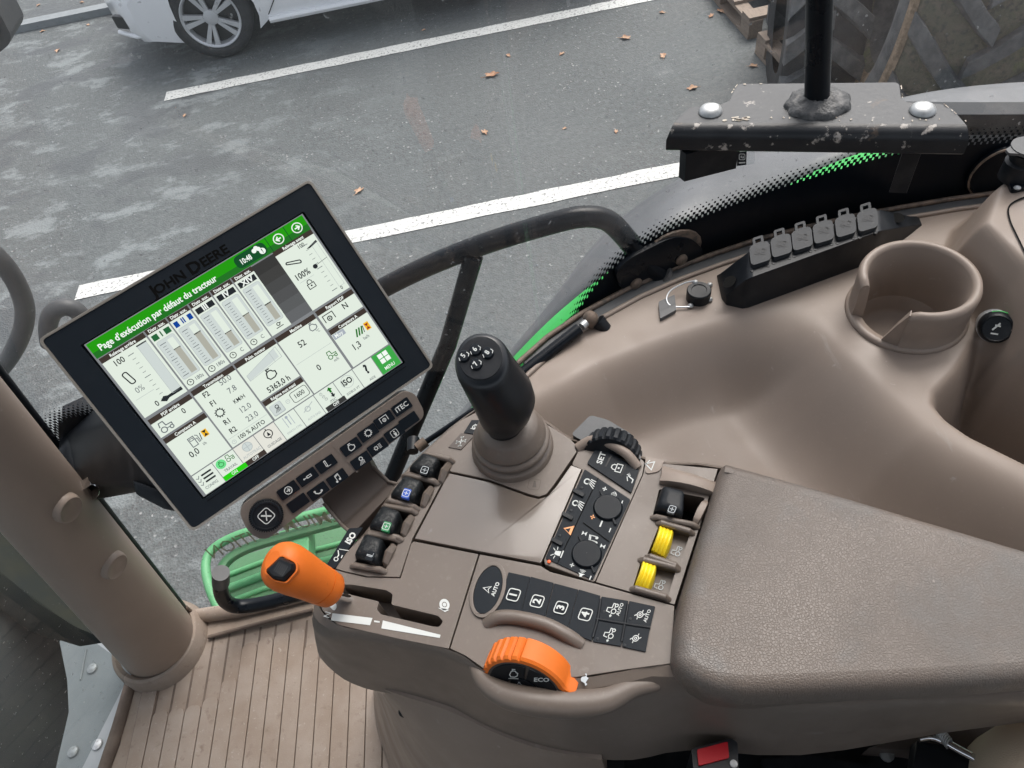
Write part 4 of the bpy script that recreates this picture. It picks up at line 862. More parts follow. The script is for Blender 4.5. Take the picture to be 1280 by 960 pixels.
MB().slab(TM, [(350+(x-350)*1.12, 712+(y-712)*1.12) for x, y in q], -.006, .0016, 0, [q]).build('toggle_rim', 'orange', lev, .0007)
MB().slab(TM, q, -.006, .0004).build('toggle_recess', 'black_gap', lev, smooth=False)
b = MB(); pl = [(334, 714), (352, 696), (370, 705), (370, 713), (357, 727), (343, 724)]
cx, cy = 352, 712
b.loft([[TM(x, y, 0) for x, y in pl], [TM(cx+(x-cx)*.96, cy+(y-cy)*.96, .0035) for x, y in pl], [TM(cx+(x-cx)*.8, cy+(y-cy)*.72, .0062) for x, y in pl]])
tg = b.build('thumb_toggle', 'black_rubber', lev, .0006)
b = MB()
for k in range(6):
    x = 352+k*2.1; y = 703.5+k*1.1; b.line(TM, [(x, y), (x-7, y+12)], .6, .0064)
b.build('toggle_rib', 'trim_grey', tg, smooth=False)
# ------------------------------------------------------------------ orange speed dial and black roller
row = (ZP(820, 757)-ZP(635, 714)).normalized(); perp = Vector((row.y, -row.x, 0)).normalized()
if perp.y > 0: perp = -perp
def dial_axis(e): return (perp*math.cos(rad(e))+Vector((0, 0, 1))*math.sin(rad(e))).normalized()
da = dial_axis(18)
dial = thing('speed_dial', 'orange ribbed dial half sunk in the console with ECO key on its black face', 'dial', ZP(658, 845, -.04))
P0 = ZP(604, 812, .010); P1 = ZP(713, 814, .010); R_D = (P1-P0).length/2*.985
fc = onp(655, 859, ZP(657, 850, -.006), Vector((0, 0, 1)))
T_D = .0205; DF = Frame(fc, row, da.cross(row)); 
if DF.n.dot(da) < 0: DF = Frame(fc, row, -(da.cross(row)))
b = MB(); prof = [(R_D-.004, .0005), (R_D-.001, 0), (R_D+.0006, -.002), (R_D+.0006, -T_D+.002), (R_D-.002, -T_D), (.0001, -T_D)]
n = 120; V = []; q = len(prof)
for k in range(n):
    a = 2*math.pi*k/n; deg = math.degrees(a) % 360; e = DF.ex*math.cos(a)+DF.ey*math.sin(a)
    rib_ = 92 < deg < 172 and (k % 4 == 0)
    for j, (r, h) in enumerate(prof):
        dr = -.0016 if rib_ and j in (1, 2, 3, 4) else 0
        if 2 < deg < 24 and j < 5: dr += .0065*math.exp(-((deg-11)/6)**2)
        V.append(DF.o+DF.n*h+e*(r+dr))
b.add(V, [(k*q+j, ((k+1) % n)*q+j, ((k+1) % n)*q+j+1, k*q+j+1) for k in range(n) for j in range(q-1)]); b.build('dial_rim', 'orange', dial, sharp=30)
b = MB(); rr_ = R_D-.0042; b.slab(DF, ellipse(0, 0, rr_, rr_, 0, 60), -.004, .0004); fp = b.build('dial_face', 'brown_dark', dial, .0005)
arc = lambda r, a0, a1, k=14: [(r*math.cos(rad(a0+(a1-a0)*i/k)), r*math.sin(rad(a0+(a1-a0)*i/k))) for i in range(k+1)]
for a0, a1, nm in ((86, 176, 'engine'), (4, 80, 'ECO')):
    b = MB().slab(DF, arc(rr_-.0018, a0, a1)+arc(.0125, a1, a0), 0, .0014); k = b.build('dial_key', 'key_black', fp, .0005); am = rad((a0+a1)/2)
    DP = pmap(DF(0, 0, .0017), DF.n); b = MB()
    if nm == 'ECO': b.text(DP, 'ECO', (677, 850), 8, (1, .02), (.05, -.85), 0, 0, .03, 1.2)
    else: b.icon(DP, IC['engine'], (642, 842), 6, (1, .05), (.1, -.9), 0).line(DP, [(635.5, 848), (648, 848.5)], .7)
    b.build('key_symbol', 'white_ink', k, smooth=False)
b = MB().slab(DF, ellipse(0, 0, .0112, .0112), 0, .0016); k = b.build('dial_key', 'key_black', fp, .0005)
DP = pmap(DF(0, 0, .0019), DF.n); MB().icon(DP, IC['engine'], (649, 856), 3.6, (1, .1), (.1, -.9), 0).build('key_symbol', 'grey_ink', k, smooth=False)
rol = thing('ribbed_roller', 'black ribbed thumb roller beside the SET key', 'roller', ZP(765, 560, -.03))
ra = dial_axis(20); rc = ZP(762, 572, -.006); R_R = .0265
RF = Frame(rc, row, ra.cross(row))
if RF.n.dot(ra) < 0: RF = Frame(rc, row, -(ra.cross(row)))
b = MB(); prof = [(.0001, .0), (R_R-.002, 0), (R_R, -.0015), (R_R+.001, -.008), (R_R, -.016), (R_R-.003, -.018), (.0001, -.018)]; n = 96; V = []; q = len(prof)
for k in range(n):
    a = 2*math.pi*k/n; e = RF.ex*math.cos(a)+RF.ey*math.sin(a)
    for j, (r, h) in enumerate(prof): V.append(RF.o+RF.n*h+e*(r-(.0017 if k % 4 == 0 and 1 < j < 5 else 0)))
b.add(V, [(k*q+j, ((k+1) % n)*q+j, ((k+1) % n)*q+j+1, k*q+j+1) for k in range(n) for j in range(q-1)]); b.build('roller_wheel', 'black_rubber', rol, sharp=22)
b = MB(); hp = rpoly([(714, 545), (738, 521), (760, 527), (790, 545), (802, 575), (797, 585), (740, 560)], 5)
b.slab(zmap(ZC-.002), hp, -.03, .003, 0); b.build('roller_housing', 'trim_grey', rol, .0025)
b = MB().tube([ZP(*p[:2], p[2]) for p in spline([(722, 560, .0), (740, 555, .006), (762, 561, .0085), (783, 573, .0075), (797, 585, .001)], 6)], .0045, 0, 14); b.build('roller_lip', 'brown_side', rol)
# ------------------------------------------------------------------ moulded side console (one shell as a height field)
ZR = 2.0
def XYp(pts, z): return np.array([(onz(x, y, z).x, onz(x, y, z).y) for x, y in pts])
def sdist(X, Y, poly):
    """signed distance, positive inside"""
    d = np.full(X.shape, 1e9); ins_ = np.zeros(X.shape, bool); n = len(poly)
    for i in range(n):
        ax, ay = poly[i]; bx_, by = poly[(i+1) % n]; ex, ey = bx_-ax, by-ay
        t = np.clip(((X-ax)*ex+(Y-ay)*ey)/(ex*ex+ey*ey+1e-12), 0, 1)
        d = np.minimum(d, np.hypot(X-ax-t*ex, Y-ay-t*ey))
        c = ((ay > Y) != (by > Y)) & (X < (bx_-ax)*(Y-ay)/((by-ay) if abs(by-ay) > 1e-12 else 1e-12)+ax); ins_ ^= c
    return np.where(ins_, d, -d)
sst = lambda t: np.clip(t, 0, 1)**2*(3-2*np.clip(t, 0, 1))
SILL = [(598, 528), (640, 488), (668, 462), (700, 433), (742, 404), (800, 372), (850, 350), (905, 330), (960, 312), (1020, 297), (1080, 283), (1140, 272), (1200, 262), (1290, 250), (1420, 238), (1800, 212)]
sillxy = XYp(SILL, ZR)
edge = np.vstack([sillxy, XYp([(1800, 930), (900, 800), (700, 640), (598, 560)], ZR)])
nx, ny = 540, 300
gx = np.linspace(-.12, 1.12, nx); gy = np.linspace(.12, .67, ny); X, Y = np.meshgrid(gx, gy)
Zf = np.full(X.shape, ZR)
tray = XYp([(660, 492), (700, 472), (742, 449), (820, 420), (897, 396), (975, 375), (1003, 373), (1040, 412), (1085, 458), (1130, 500), (1165, 530), (1210, 556), (1320, 612), (1800, 800), (1800, 1000), (900, 900), (700, 800), (600, 620), (622, 540)], ZR)
dt = sdist(X, Y, tray)
far_ = XYp([(500, 600), (560, 545), (660, 492), (700, 472), (742, 449), (820, 420), (897, 396), (975, 372), (1060, 347), (1200, 305), (1800, 130), (1800, 1000), (500, 1000)], ZR)
rdg_ = XYp([(500, 200), (860, 210), (930, 290), (1003, 368), (1040, 412), (1085, 458), (1130, 500), (1165, 530), (1210, 556), (1320, 612), (1800, 800), (1800, 1000), (500, 1000)], ZR)
Zf = Zf-(.062+.055*sst((X-.16)/.26))*sst(sdist(X, Y, far_)/.085)*sst(sdist(X, Y, rdg_)/.125)
pocket = XYp([(1164, 488), (1190, 462), (1214, 425), (1275, 396), (1800, 300), (1800, 790), (1320, 601), (1210, 547), (1180, 526), (1162, 505)], ZR)
Zf = Zf-.125*sst(sdist(X, Y, pocket)/.042)
ped = XYp([(1205, 292), (1228, 240), (1256, 219), (1800, 150), (1800, 560), (1300, 402), (1262, 350)], ZR+.06)
Zf = np.maximum(Zf, ZR+.075*sst((sdist(X, Y, ped)+.012)/.028)-(sdist(X, Y, ped) < -.012)*1.0)
for _ in range(4):
    q_ = np.pad(Zf, 1, mode='edge'); Zf = (q_[:-2, 1:-1]+q_[2:, 1:-1]+q_[1:-1, :-2]+q_[1:-1, 2:]+2*Zf)/6
_cc = (onz(1071, 342, 2.052)+onz(1229, 342, 2.052))/2; _cy = onz(1150, 345, 2.052).y; _cr = (onz(1228, 345, 2.052)-onz(1072, 340, 2.052)).length/2
Zf = np.where(np.hypot(X-onz(*topx(_cc), 2.052).x, Y-_cy) < _cr-.005, ZR-.11, Zf)
def hf_hit(px, py):
    d = ray(px, py); t = .35
    while t < 1.6:
        P = CAM+d*t; j_ = (P.x-gx[0])/(gx[1]-gx[0]); i_ = (P.y-gy[0])/(gy[1]-gy[0])
        if 0 <= j_ < nx-1 and 0 <= i_ < ny-1 and P.z <= Zf[int(i_), int(j_)]: return P
        t += .001
    return onz(px, py, ZR)
wedge = sdist(X, Y, edge)
keep = wedge > -.004
V = []; idx = -np.ones(X.shape, int)
def snap(i, j):
    return Vector((X[i, j], Y[i, j], Zf[i, j]))
for i in range(ny):
    for j in range(nx):
        if keep[i, j]: idx[i, j] = len(V); V.append(snap(i, j))
F = [(idx[i, j], idx[i, j+1], idx[i+1, j+1], idx[i+1, j]) for i in range(ny-1) for j in range(nx-1) if min(idx[i, j], idx[i, j+1], idx[i+1, j+1], idx[i+1, j]) >= 0]
side = thing('side_console', 'light brown moulded side console with deep tray and raised corner under the window', 'console', Vector((.3, .45, 1.85)))
b = MB().add(V, F); shell = b.build('console_shell', 'brown_side', side, sharp=180)
sol = shell.modifiers.new('wall', 'SOLIDIFY'); sol.thickness = .004; sol.offset = -1
# smooth front lip following the window curve
EZ = zmap(ZR)
def strip(pts, zt, w, th, mat, name, par, bev=.001):
    P = [onz(x, y, zt) for x, y in pts]; S_ = []
    for i, p in enumerate(P):
        t = (P[min(i+1, len(P)-1)]-P[max(i-1, 0)]).normalized(); nn = Vector((-t.y, t.x, 0)); S_.append([p, p+nn*w, p+nn*w-Vector((0, 0, th)), p-Vector((0, 0, th))])
    return MB().loft(S_).build(name, mat, par, bev)
# dark sill trim between shell and glass
strip([tuple(p) for p in SILL[2:]], ZR+.002, .017, .02, 'trim_grey', 'sill_trim', side)
b = MB(); pts = [onz(*p, ZR+.004) for p in SILL[1:]]
P_ = []
for i, p in enumerate(pts):
    t = (pts[min(i+1, len(pts)-1)]-pts[max(i-1, 0)]).normalized(); nn = Vector((-t.y, t.x, 0)); P_.append(p+nn*.0205)
b.tube(P_, .0032, 0, 10); b.build('sill_edge', 'rusty_steel', side)
b = MB().tube([EZ(*p, .001) for p in SILL[1:]], .0030, 0, 10); b.build('shell_lip', 'brown_side', side)
# panel seam on the raised corner
f = zmap(ZR+.0755); b = MB().line(f, spline([(1300, 243, 0), (1276, 249, 0), (1261, 259, 0), (1262, 276, 0), (1272, 298, 0), (1290, 335, 0)], 5), 2.2, .0008); b.build('panel_seam', 'black_gap', side, smooth=False)
# ------------------------------------------------------------------ cup holder
cup = thing('cup_holder', 'round brown cup holder with a wide notch in its near wall', 'cup holder', onz(1150, 345, 1.93))
ZT = 2.052; cc = (onz(1071, 342, ZT)+onz(1229, 342, ZT))/2; cc = onz(*topx(cc), ZT); Ro = (onz(1228, 345, ZT)-onz(1072, 340, ZT)).length/2; cc = Vector((cc.x, onz(1150, 345, ZT).y, 0))
cb = Vector((cc.x, cc.y, 0))
an = lambda px, py: math.atan2((onz(px, py, ZT)-cb).y, (onz(px, py, ZT)-cb).x)
aL, aR = an(1077, 354), an(1140, 390)
ref = Vector((math.cos(aR), math.sin(aR), 0)); span = (aL-aR) % (2*math.pi)
# the wall runs counter-clockwise from the right side of the notch round the back to its left side
a_start, a_len = aR, 2*math.pi-((aR-aL) % (2*math.pi))
w = .0098
b = MB(); n = 72; prof = [(Ro-.004, -.092), (Ro-.0015, -.0555), (Ro+.0014, -.0530), (Ro+.0018, -.0500), (Ro-.0002, -.0470), (Ro-.001, -.03), (Ro, -.006), (Ro-.0018, -.0012), (Ro-w/2, 0), (Ro-w+.0018, -.0012), (Ro-w, -.005), (Ro-w-.002, -.03), (Ro-w-.005, -.090)]
rings = []
for k in range(n+1):
    a = a_start+a_len*k/n; e = Vector((math.cos(a), math.sin(a), 0)); tt = min(k, n-k)
    dz = 0 if tt > 1 else (-.0015 if tt == 1 else -.004); sh = 0 if tt > 0 else .15
    # slanting ends of the notch
    sl = max(0, 1-k/7.)
    rings.append([cb+Vector((0, 0, ZT+h+(dz if h > -.02 else 0)))+e*r for r, h in prof])
b.loft(rings); b.build('cup_wall', 'brown_side', cup, sharp=60)
b = MB().lathe(cb+Vector((0, 0, ZT)), (0, 0, 1), [(.0001, -.092), (Ro-w-.012, -.092), (Ro-w-.007, -.088), (Ro-w-.003, -.0655), (Ro-w+.002, -.0625), (Ro-.001, -.062), (Ro+.0012, -.0635), (Ro+.0018, -.0665), (Ro+.0005, -.0695), (Ro-.001, -.0715), (Ro-.005, -.16), (Ro-.006, -.17)], 0, 72); b.build('cup_base', 'brown_side', cup, sharp=60)
MB().lathe(cb+Vector((0, 0, ZT)), (0, 0, 1), [(Ro-.012, -.052), (Ro-.006, -.0485), (Ro-.001, -.0465), (Ro+.0022, -.0485), (Ro+.0026, -.052), (Ro+.001, -.056), (Ro-.002, -.075)], 0, 72).build('cup_ring', 'brown_side', cup, sharp=60)
# slanted notch cheek on the right
e1 = Vector((math.cos(aR), math.sin(aR), 0)); p0 = cb+e1*(Ro-w/2); t1 = Vector((e1.y, -e1.x, 0))
b = MB(); rr = []
for h, ex in ((-.0025, .001), (-.02, .008), (-.050, .018)):
    e2 = Vector((math.cos(aR-ex/Ro), math.sin(aR-ex/Ro), 0)); rr.append([cb+e1*(Ro-.0012)+Vector((0, 0, ZT+h)), cb+e2*(Ro-.0012)+Vector((0, 0, ZT+h)), cb+e2*(Ro-w+.001)+Vector((0, 0, ZT+h)), cb+e1*(Ro-w+.001)+Vector((0, 0, ZT+h))])
b.loft(rr).build('notch_cheek', 'brown_side', cup, .002)
# ------------------------------------------------------------------ knob on the pocket wall, power socket
nk = (CAM-onz(1246, 410, 2.0)).normalized().lerp(Vector((-.35, -.75, .3)), .3).normalized(); ko = hf_hit(1246, 410); ko = ko+(CAM-ko).normalized()*.014
kn_ = thing('heater_knob', 'round black knob with a grey ring in the pocket beside the cup holder', 'knob', ko)
MB().lathe(ko-nk*.014, nk, [(.017, -.03), (.017, 0), (.0165, .004), (.0155, .0045)], 0, 40).build('knob_collar', 'alloy', kn_)
k = MB().lathe(ko-nk*.010, nk, [(.0162, 0), (.0158, .006), (.0142, .012), (.0125, .0132), (.0118, .0122), (.0001, .0122)], 0, 40).build('knob_cap', 'black_plastic', kn_)
KP = pmap(ko+nk*.0026, nk); MB().icon(KP, [('l', [(-.7, -.1), (.5, .8)], .3), ('l', [(-.9, -.6), (.3, -.9)], .22), ('l', [(-.3, .6), (.6, .3)], .25)], (1246, 411), 8, (1, -.1), (.1, -1), 0).build('knob_symbol', 'white_ink', k, smooth=False)
MB().lathe(ko-nk*.0062, nk, [(.0166, 0), (.0168, .0012), (.0160, .0018)], 0, 24, rad(20), rad(110), IR).build('knob_light', 'green_paint', kn_)
sk = thing('power_socket', 'black power socket with flip cap on a screwed plate at the raised corner', 'socket', onz(1262, 222, ZR+.077))
so = onz(1268, 222, ZR+.077); sf = zmap(ZR+.077)
MB().slab(sf, rpoly([(1252, 214), (1264, 240), (1300, 234), (1296, 204)], 3), -.006, .003).build('socket_plate', 'black_steel', sk, .0008)
MB().lathe(so, (0, 0, 1), [(.016, .0), (.016, .02), (.013, .022), (.013, .026), (.0165, .028), (.0165, .033), (.0001, .034)], 0, 32).build('socket_body', 'black_plastic', sk, sharp=30)
cap_o = so+Vector((0, 0, .0345)); CF = zmap(cap_o.z)
k = MB().slab(CF, rpoly([(x, y) for x, y in [topx(cap_o+Vector((.017*math.cos(a), .017*math.sin(a), 0))) for a in (2*math.pi*i/24 for i in range(24))]], 0), 0, .004).build('socket_cap', 'trim_grey', sk, .0012)
cpx = topx(cap_o)
MB().slab(CF, rpoly([(cpx[0]-30, cpx[1]+3), (cpx[0]-14, cpx[1]-6), (cpx[0]-10, cpx[1]+9), (cpx[0]-26, cpx[1]+8)], 2), 0, .003).build('cap_tab', 'trim_grey', sk, .001)
MB().icon(CF, [('o', ROUND, .16), ('l', [(-.5, -.5), (.5, .5)], .2)], cpx, 6, (1, 0), (0, -1), .0044).build('cap_mark', 'grey_plastic', k, smooth=False)
for q in ((1258, 217), (1270, 238)): MB().lathe(sf(*q, .003), (0, 0, 1), [(.0035, 0), (.0032, .0012), (.0014, .0018), (.0001, .001)], 0, 12).build('screw', 'zinc', sk)
# ------------------------------------------------------------------ six-way connector strip
st = thing('connector_strip', 'long black strip of six capped connectors along the window sill', 'connector strip', onz(1020, 330, ZR))
lo = [(902, 371), (925, 366), (1000, 341), (1080, 313), (1104, 303), (1150, 290)]
up = [(893, 341), (930, 318), (1000, 292), (1080, 268), (1100, 263), (1140, 268)]
f0 = zmap(ZR); 
def sp(a, z): return onz(*a, ZR+z)
secs = [([(902, 372), (896, 344)], .001), ([(908, 369), (901, 341)], .012), ([(932, 350), (934, 316)], .040), ([(941, 346), (938, 312)], .043), ([(1096, 290), (1095, 263)], .043), ([(1104, 288), (1101, 262)], .041), ([(1140, 282), (1138, 270)], .010), ([(1152, 280), (1148, 270)], .001)]
b = MB(); rr = []
for (a_, c_), z in secs:
    t0 = sp(a_, z); t1 = sp(c_, z); lowp = Vector((t0.x, t0.y-.004, ZR-.002)); rr.append([lowp, t0, t1, Vector((t1.x, t1.y, ZR-.002))])
b.loft(rr); b.build('strip_body', 'black_plastic', st, .002)
CZ = zmap(ZR+.0435)
cts = [(949, 319), (975.5, 309.5), (1001.5, 301), (1028, 292.5), (1055.5, 284.5), (1083, 277.5)]
rd = (.955, -.296)
def cq(c, x0, x1, y0, y1): return [(c[0]+rd[0]*x+.12*y, c[1]+rd[1]*x+.97*y) for x, y in ((x0, y0), (x1, y0), (x1, y1), (x0, y1))]
caps = []
for i, c in enumerate(cts):
    b = MB().slab(CZ, rpoly(cq(c, -13.0, 13.0, -11, 14), 6), -.002, .005).slab(CZ, rpoly(cq(c, -7, 7, -21, -10), 2.5), .0005, .0035, 0, [cq(c, -3.5, 3.5, -18, -13.5)])
    k = b.build('connector_cap', 'grey_plastic', st, .0009)
    MB().text(CZ, 'IN', (c[0]-3, c[1]), 9, (.25, -.95), (-.95, -.2), .0053).icon(CZ, [('l', [(-.8, -.8), (-.8, .8), (-.1, .8)], .25), ('l', [(.4, -.8), (.4, .8)], .25), ('c', .1, 0, .4, .2)], (c[0]+4, c[1]-1), 5, (.25, -.95), (-.95, -.2), .0053).build('cap_mark', 'black_rubber', k, smooth=False)
    for sx_ in (-10.5, 10.5):
        MB().lathe(CZ(c[0]+rd[0]*sx_+1.5, c[1]+rd[1]*sx_+16, -.003), (0, 0, 1), [(.0022, 0), (.002, .003), (.0001, .0034)], 0, 10).build('cap_hinge', 'black_plastic', st)
for q in ((912, 352), (1122, 272)):
    z = .028 if q[0] < 1000 else .028
    MB().poly(zmap(ZR+z+.0), ellipse(q[0], q[1], 9, 6, -.7 if q[0] < 1000 else .1), .0).build('screw_recess', 'black_gap', st, smooth=False)
# ------------------------------------------------------------------ capped diagnostic socket with cord, flap
dg = thing('diagnostic_socket', 'black screw cap socket with a wire loop and small flap on the sill', 'socket', onz(870, 370, ZR))
do = onz(873, 371, ZR+.002)
MB().lathe(do, (0, 0, 1), [(.0135, -.003), (.0135, .010), (.0125, .0115), (.0085, .0115), (.008, .0105), (.0001, .0105)], 0, 36).build('socket_cap', 'black_rubber', dg, sharp=30)
MB().slab(EZ, rpoly([(823, 381), (843, 372), (845, 391), (825, 402)], 1.5), 0, .005).line(EZ, [(825, 392), (844, 383)], .8, .0053).build('socket_flap', 'trim_grey', dg, .001)
MB().tube([EZ(x, y, z) for x, y, z in [tuple(p) for p in spline([(868, 363, .015), (855, 364, .013), (838, 370, .009), (833, 379, .006), (840, 386, .004), (862, 386, .003)], 6)]], .0009, 0, 8).build('wire_loop', 'alloy', dg)
for q, z in (((868, 363), .0125), ((863, 384), .002), ((887, 358), .002), ((887, 376), .002)): MB().lathe(EZ(*q, z), (0, 0, 1), [(.0033, 0), (.003, .0015), (.0014, .0028), (.0001, .003)], 0, 14).build('screw', 'zinc', dg)
# ------------------------------------------------------------------ window glass with dotted black border
WY = [(-.70, .612), (-.45, .612), (-.15, .60), (-.02, .575)]
top = [(p.x, p.y) for p in P_]
curve = [(x, y) for x, y in [(-.74, .612), (-.62, .612), (-.45, .606), (-.30, .590), (-.17, .565)]]+[(x, y+.009) for x, y in top[1:] if x > -.02]
curve = [c for i, c in enumerate(curve)]
cs = spline([(x, y, 0) for x, y in curve], 6)
win = thing('side_window', 'curved side window pane with a black dotted border above the sill', 'window', Vector((.1, .62, 1.36)))
def zlow(x):
    t = max(0, min(1, (x+.30)/.16)); t = t*t*(3-2*t); return 1.365+(ZR-.02-1.365)*t
b = MB(); rows = []
for p in cs: rows.append([Vector((p.x, p.y, zlow(p.x)+(2.95-zlow(p.x))*k/8)) for k in range(9)])
b.loft(rows, closed=False); b.build('glass_pane', 'window_glass', win, sharp=180)
# arc-length parametrised inner face of the glass
acc = [0.]
for a_, c_ in zip(cs, cs[1:]): acc.append(acc[-1]+(c_-a_).length)
def gl(s_, z, h=0.):
    s_ = max(0, min(acc[-1]-1e-6, s_)); i = max(k for k in range(len(acc)) if acc[k] <= s_); i = min(i, len(cs)-2); t = (s_-acc[i])/(acc[i+1]-acc[i]); p = cs[i].lerp(cs[i+1], t)
    tg = (cs[i+1]-cs[i]).normalized(); nn = Vector((tg.y, -tg.x, 0)); return Vector((p.x, p.y, z))+nn*(.0012+h)
def glpx(px, py):
    """photo pixel -> (arc length, z) on the glass"""
    best = None
    for i in range(len(cs)-1):
        a_, c_ = cs[i], cs[i+1]; tg = (c_-a_).normalized(); nn = Vector((tg.y, -tg.x, 0)); d = ray(px, py); q = d.dot(nn)
        if abs(q) < 1e-9: continue
        P = CAM+d*((a_-CAM).dot(nn)/q); t = (P-a_).dot(tg)
        if -1e-6 <= t <= (c_-a_).length+1e-6: return acc[i]+t, P.z
    d = ray(px, py); P = ony(px, py, cs[-1].y); return acc[-1]+(P.x-cs[-1].x), P.z
ftop = [glpx(*p) for p in ((703, 428), (716, 400), (735, 368), (760, 338), (800, 309), (850, 283), (905, 258), (960, 239), (1020, 220), (1080, 203), (1140, 189), (1215, 180), (1300, 174))]
ftop.sort()
_pf = np.polyfit([p[0] for p in ftop], [p[1] for p in ftop], 5)
def zt(s_):
    return float(np.polyval(_pf, s_)) if s_ < ftop[-1][0] else float(np.polyval(_pf, ftop[-1][0]))
b = MB(); s0, s1 = ftop[0][0], acc[-1]; n = 60; V = []
for k in range(n+1):
    s_ = s0+(s1-s0)*k/n; zb = ZR-.02; V += [gl(s_, min(zb, zt(s_)-.002)), gl(s_, zt(s_))]
b.add(V, [(2*k, 2*k+2, 2*k+3, 2*k+1) for k in range(n)])
b.poly(lambda s_, z, h=0.: gl(s_, z), [(s0-.05, ZR-.02), (s0, ZR-.02), (s0, ftop[0][1])], 0)
pitch = .0072
for r_, sz in enumerate((.0050, .0042, .0033, .0024, .0015)):
    s_ = s0+(pitch/2 if r_ % 2 else 0)
    while s_ < s1:
        z = zt(s_)+.0012+r_*pitch*.62; dz = (zt(s_+.003)-zt(s_-.003))/.006
        q = sz/2*1.05; b.add([gl(s_-q, z-q-q*dz), gl(s_+q, z-q+q*dz), gl(s_+q, z+q+q*dz), gl(s_-q, z+q-q*dz)], [(0, 1, 2, 3)]); s_ += pitch
b.build('dotted_border', 'frit', win, smooth=False)
# lower-front dotted corner behind the monitor housing
c0 = glpx(120, 540); b = MB()
for i in range(-16, 17):
    for j in range(-16, 17):
        u_, v_ = i*.0058+(.0029 if j % 2 else 0), j*.0034*1.4; r_ = math.hypot(u_*.9, v_)
        if r_ < .062:
            sz = .0062 if r_ < .036 else .0056*(1-(r_-.036)/.030)
            if sz > .0008: q = sz/2; b.add([gl(c0[0]+u_+x, c0[1]+v_+y) for x, y in ((-q, -q), (q, -q), (q, q), (-q, q))], [(0, 1, 2, 3)])
b.build('dotted_corner', 'frit', win, smooth=False)
# seals
sl = [Vector(gl(*glpx(x, y))) for x, y in ((-12, 452), (60, 545), (150, 660), (235, 768))]
MB().tube(sl, .0075, 0, 10).build('seal_strip', 'black_rubber', win)
sl = [gl(*glpx(x, y)) for x, y in ((232, 758), (247, 770), (258, 776), (275, 775), (320, 764), (400, 747), (470, 732))]
MB().tube(spline(sl, 5), .0035, 0, 10).build('lower_seal', 'rusty_steel', win)
# mirrored decal lettering read from inside
txt = 'PREMIUM EDITION'; W_ = (glpx(452, 636)[0]-glpx(262, 690)[0])
b = MB(); Vt, Pt = glyphs(txt, .004); wid = max(v[0] for v in Vt)-min(v[0] for v in Vt)
sA, zA = glpx(262, 692); sB, zB = glpx(452, 640); hsz = .052
def arcz(t): return zA+(zB-zA)*t+.012*math.sin(math.pi*t)
b.add([gl(sA+W_*(.5-x/wid), arcz(.5-x/wid)+y*hsz, .0006) for x, y in Vt], Pt); b.build('mirrored_lettering', 'decal_see', win, smooth=False)
# warning sticker
sA, zA = glpx(860, 135); q = [glpx(*p) for p in ((853, 146), (945, 142), (942, 204), (858, 216))]
gm = lambda s_, z, h=0.: gl(s_, z, h)
k = MB().poly(gm, q, .0004).build('clear_sticker', 'clear_film', win, smooth=False)
gp = lambda px, py, h=0.: gl(*glpx(px, py), h)
b = MB().slab(gp, [(921, 183), (932, 182), (931.5, 204.5), (920, 206)], .0005, .0011).slab(gp, [(884, 188), (906, 186), (906, 197), (884, 199)], .0005, .0011).build('sticker_block', 'key_black', k, smooth=False)
MB().icon(gp, [('o', ROUND, .2), ('l', [(-.3, -.4), (-.3, .4)], .3), ('p', [(.1, -.5), (.6, -.5), (.35, .6)])], (926, 194.5), 3.6, (1, 0), (0, -1), .0014).line(gp, [(923, 187.5), (930, 187)], 1.6, .0014).line(gp, [(922, 202), (930, 201.5)], 1.6, .0014).line(gp, [(898, 194.8), (904, 194.4)], 1.5, .0014).build('sticker_symbol', 'white_ink', k, smooth=False)
MB().poly(gp, [(928, 177), (932, 176), (932, 182), (922, 183)], .0011).build('sticker_patch', 'green_ink', k, smooth=False)
# ------------------------------------------------------------------ grab rail bolted through the glass, gas strut
def at(px, py, d): return CAM+ray(px, py)*d
rail = thing('grab_rail', 'bent black tube grab rail bolted to the window behind the monitor', 'grab rail', gl(*glpx(800, 340)))
gd = lambda px, py: (gl(*glpx(px, py))-CAM).dot(FW)
d0 = gd(825, 338)
path = [at(x, y, d) for x, y, d in ((420, 392, d0+.03), (500, 349, d0+.005), (560, 322, d0-.02), (620, 300, d0-.04), (690, 279, d0-.06), (728, 271, d0-.065), (758, 275, d0-.06), (782, 297, d0-.045), (806, 328, d0-.02), (826, 346, d0+.0))]
pts = spline(path, 8); MB().tube(pts, .0120, 0, 20).build('rail_tube', 'black_steel', rail)
MB().tube([at(592, 320, d0-.03), at(560, 430, d0+.05), at(505, 560, d0+.14), at(478, 625, d0+.18)], .0112, 0, 16).build('rail_brace', 'black_steel', rail)
MB().tube([pts[-3], pts[-1]], .0165, 0, 16).build('rail_weld', 'weld_black', rail)
s_, z_ = glpx(812, 330)
pl = [glpx(*p) for p in ((768, 352), (764, 334), (782, 318), (836, 291), (862, 294), (876, 308), (868, 325), (800, 360), (782, 362))]
MB().slab(gm, rpoly(pl, .012, 5), .001, .007).build('mount_plate', 'black_steel', rail, .0012)
pl2 = [glpx(*p) for p in ellipse(838, 312, 40, 22, -.5, 20)]
MB().slab(gm, pl2, .0005, .004).build('mount_gasket', 'rusty_steel', rail, .0008)
for q in ((789, 348), (846, 318)):
    p = gp(*q, .007); nn = (gp(*q, .02)-gp(*q, 0)).normalized()
    MB().lathe(p, nn, [(.0075, 0), (.0072, .004), (.004, .0062), (.0001, .0066)], 0, 18).build('bolt', 'rusty_steel', rail)
pl3 = glpx(1245, 212); rg = thing('round_gasket', 'round black window mount with a brown rim at the raised corner', 'window mount', gp(1245, 212))
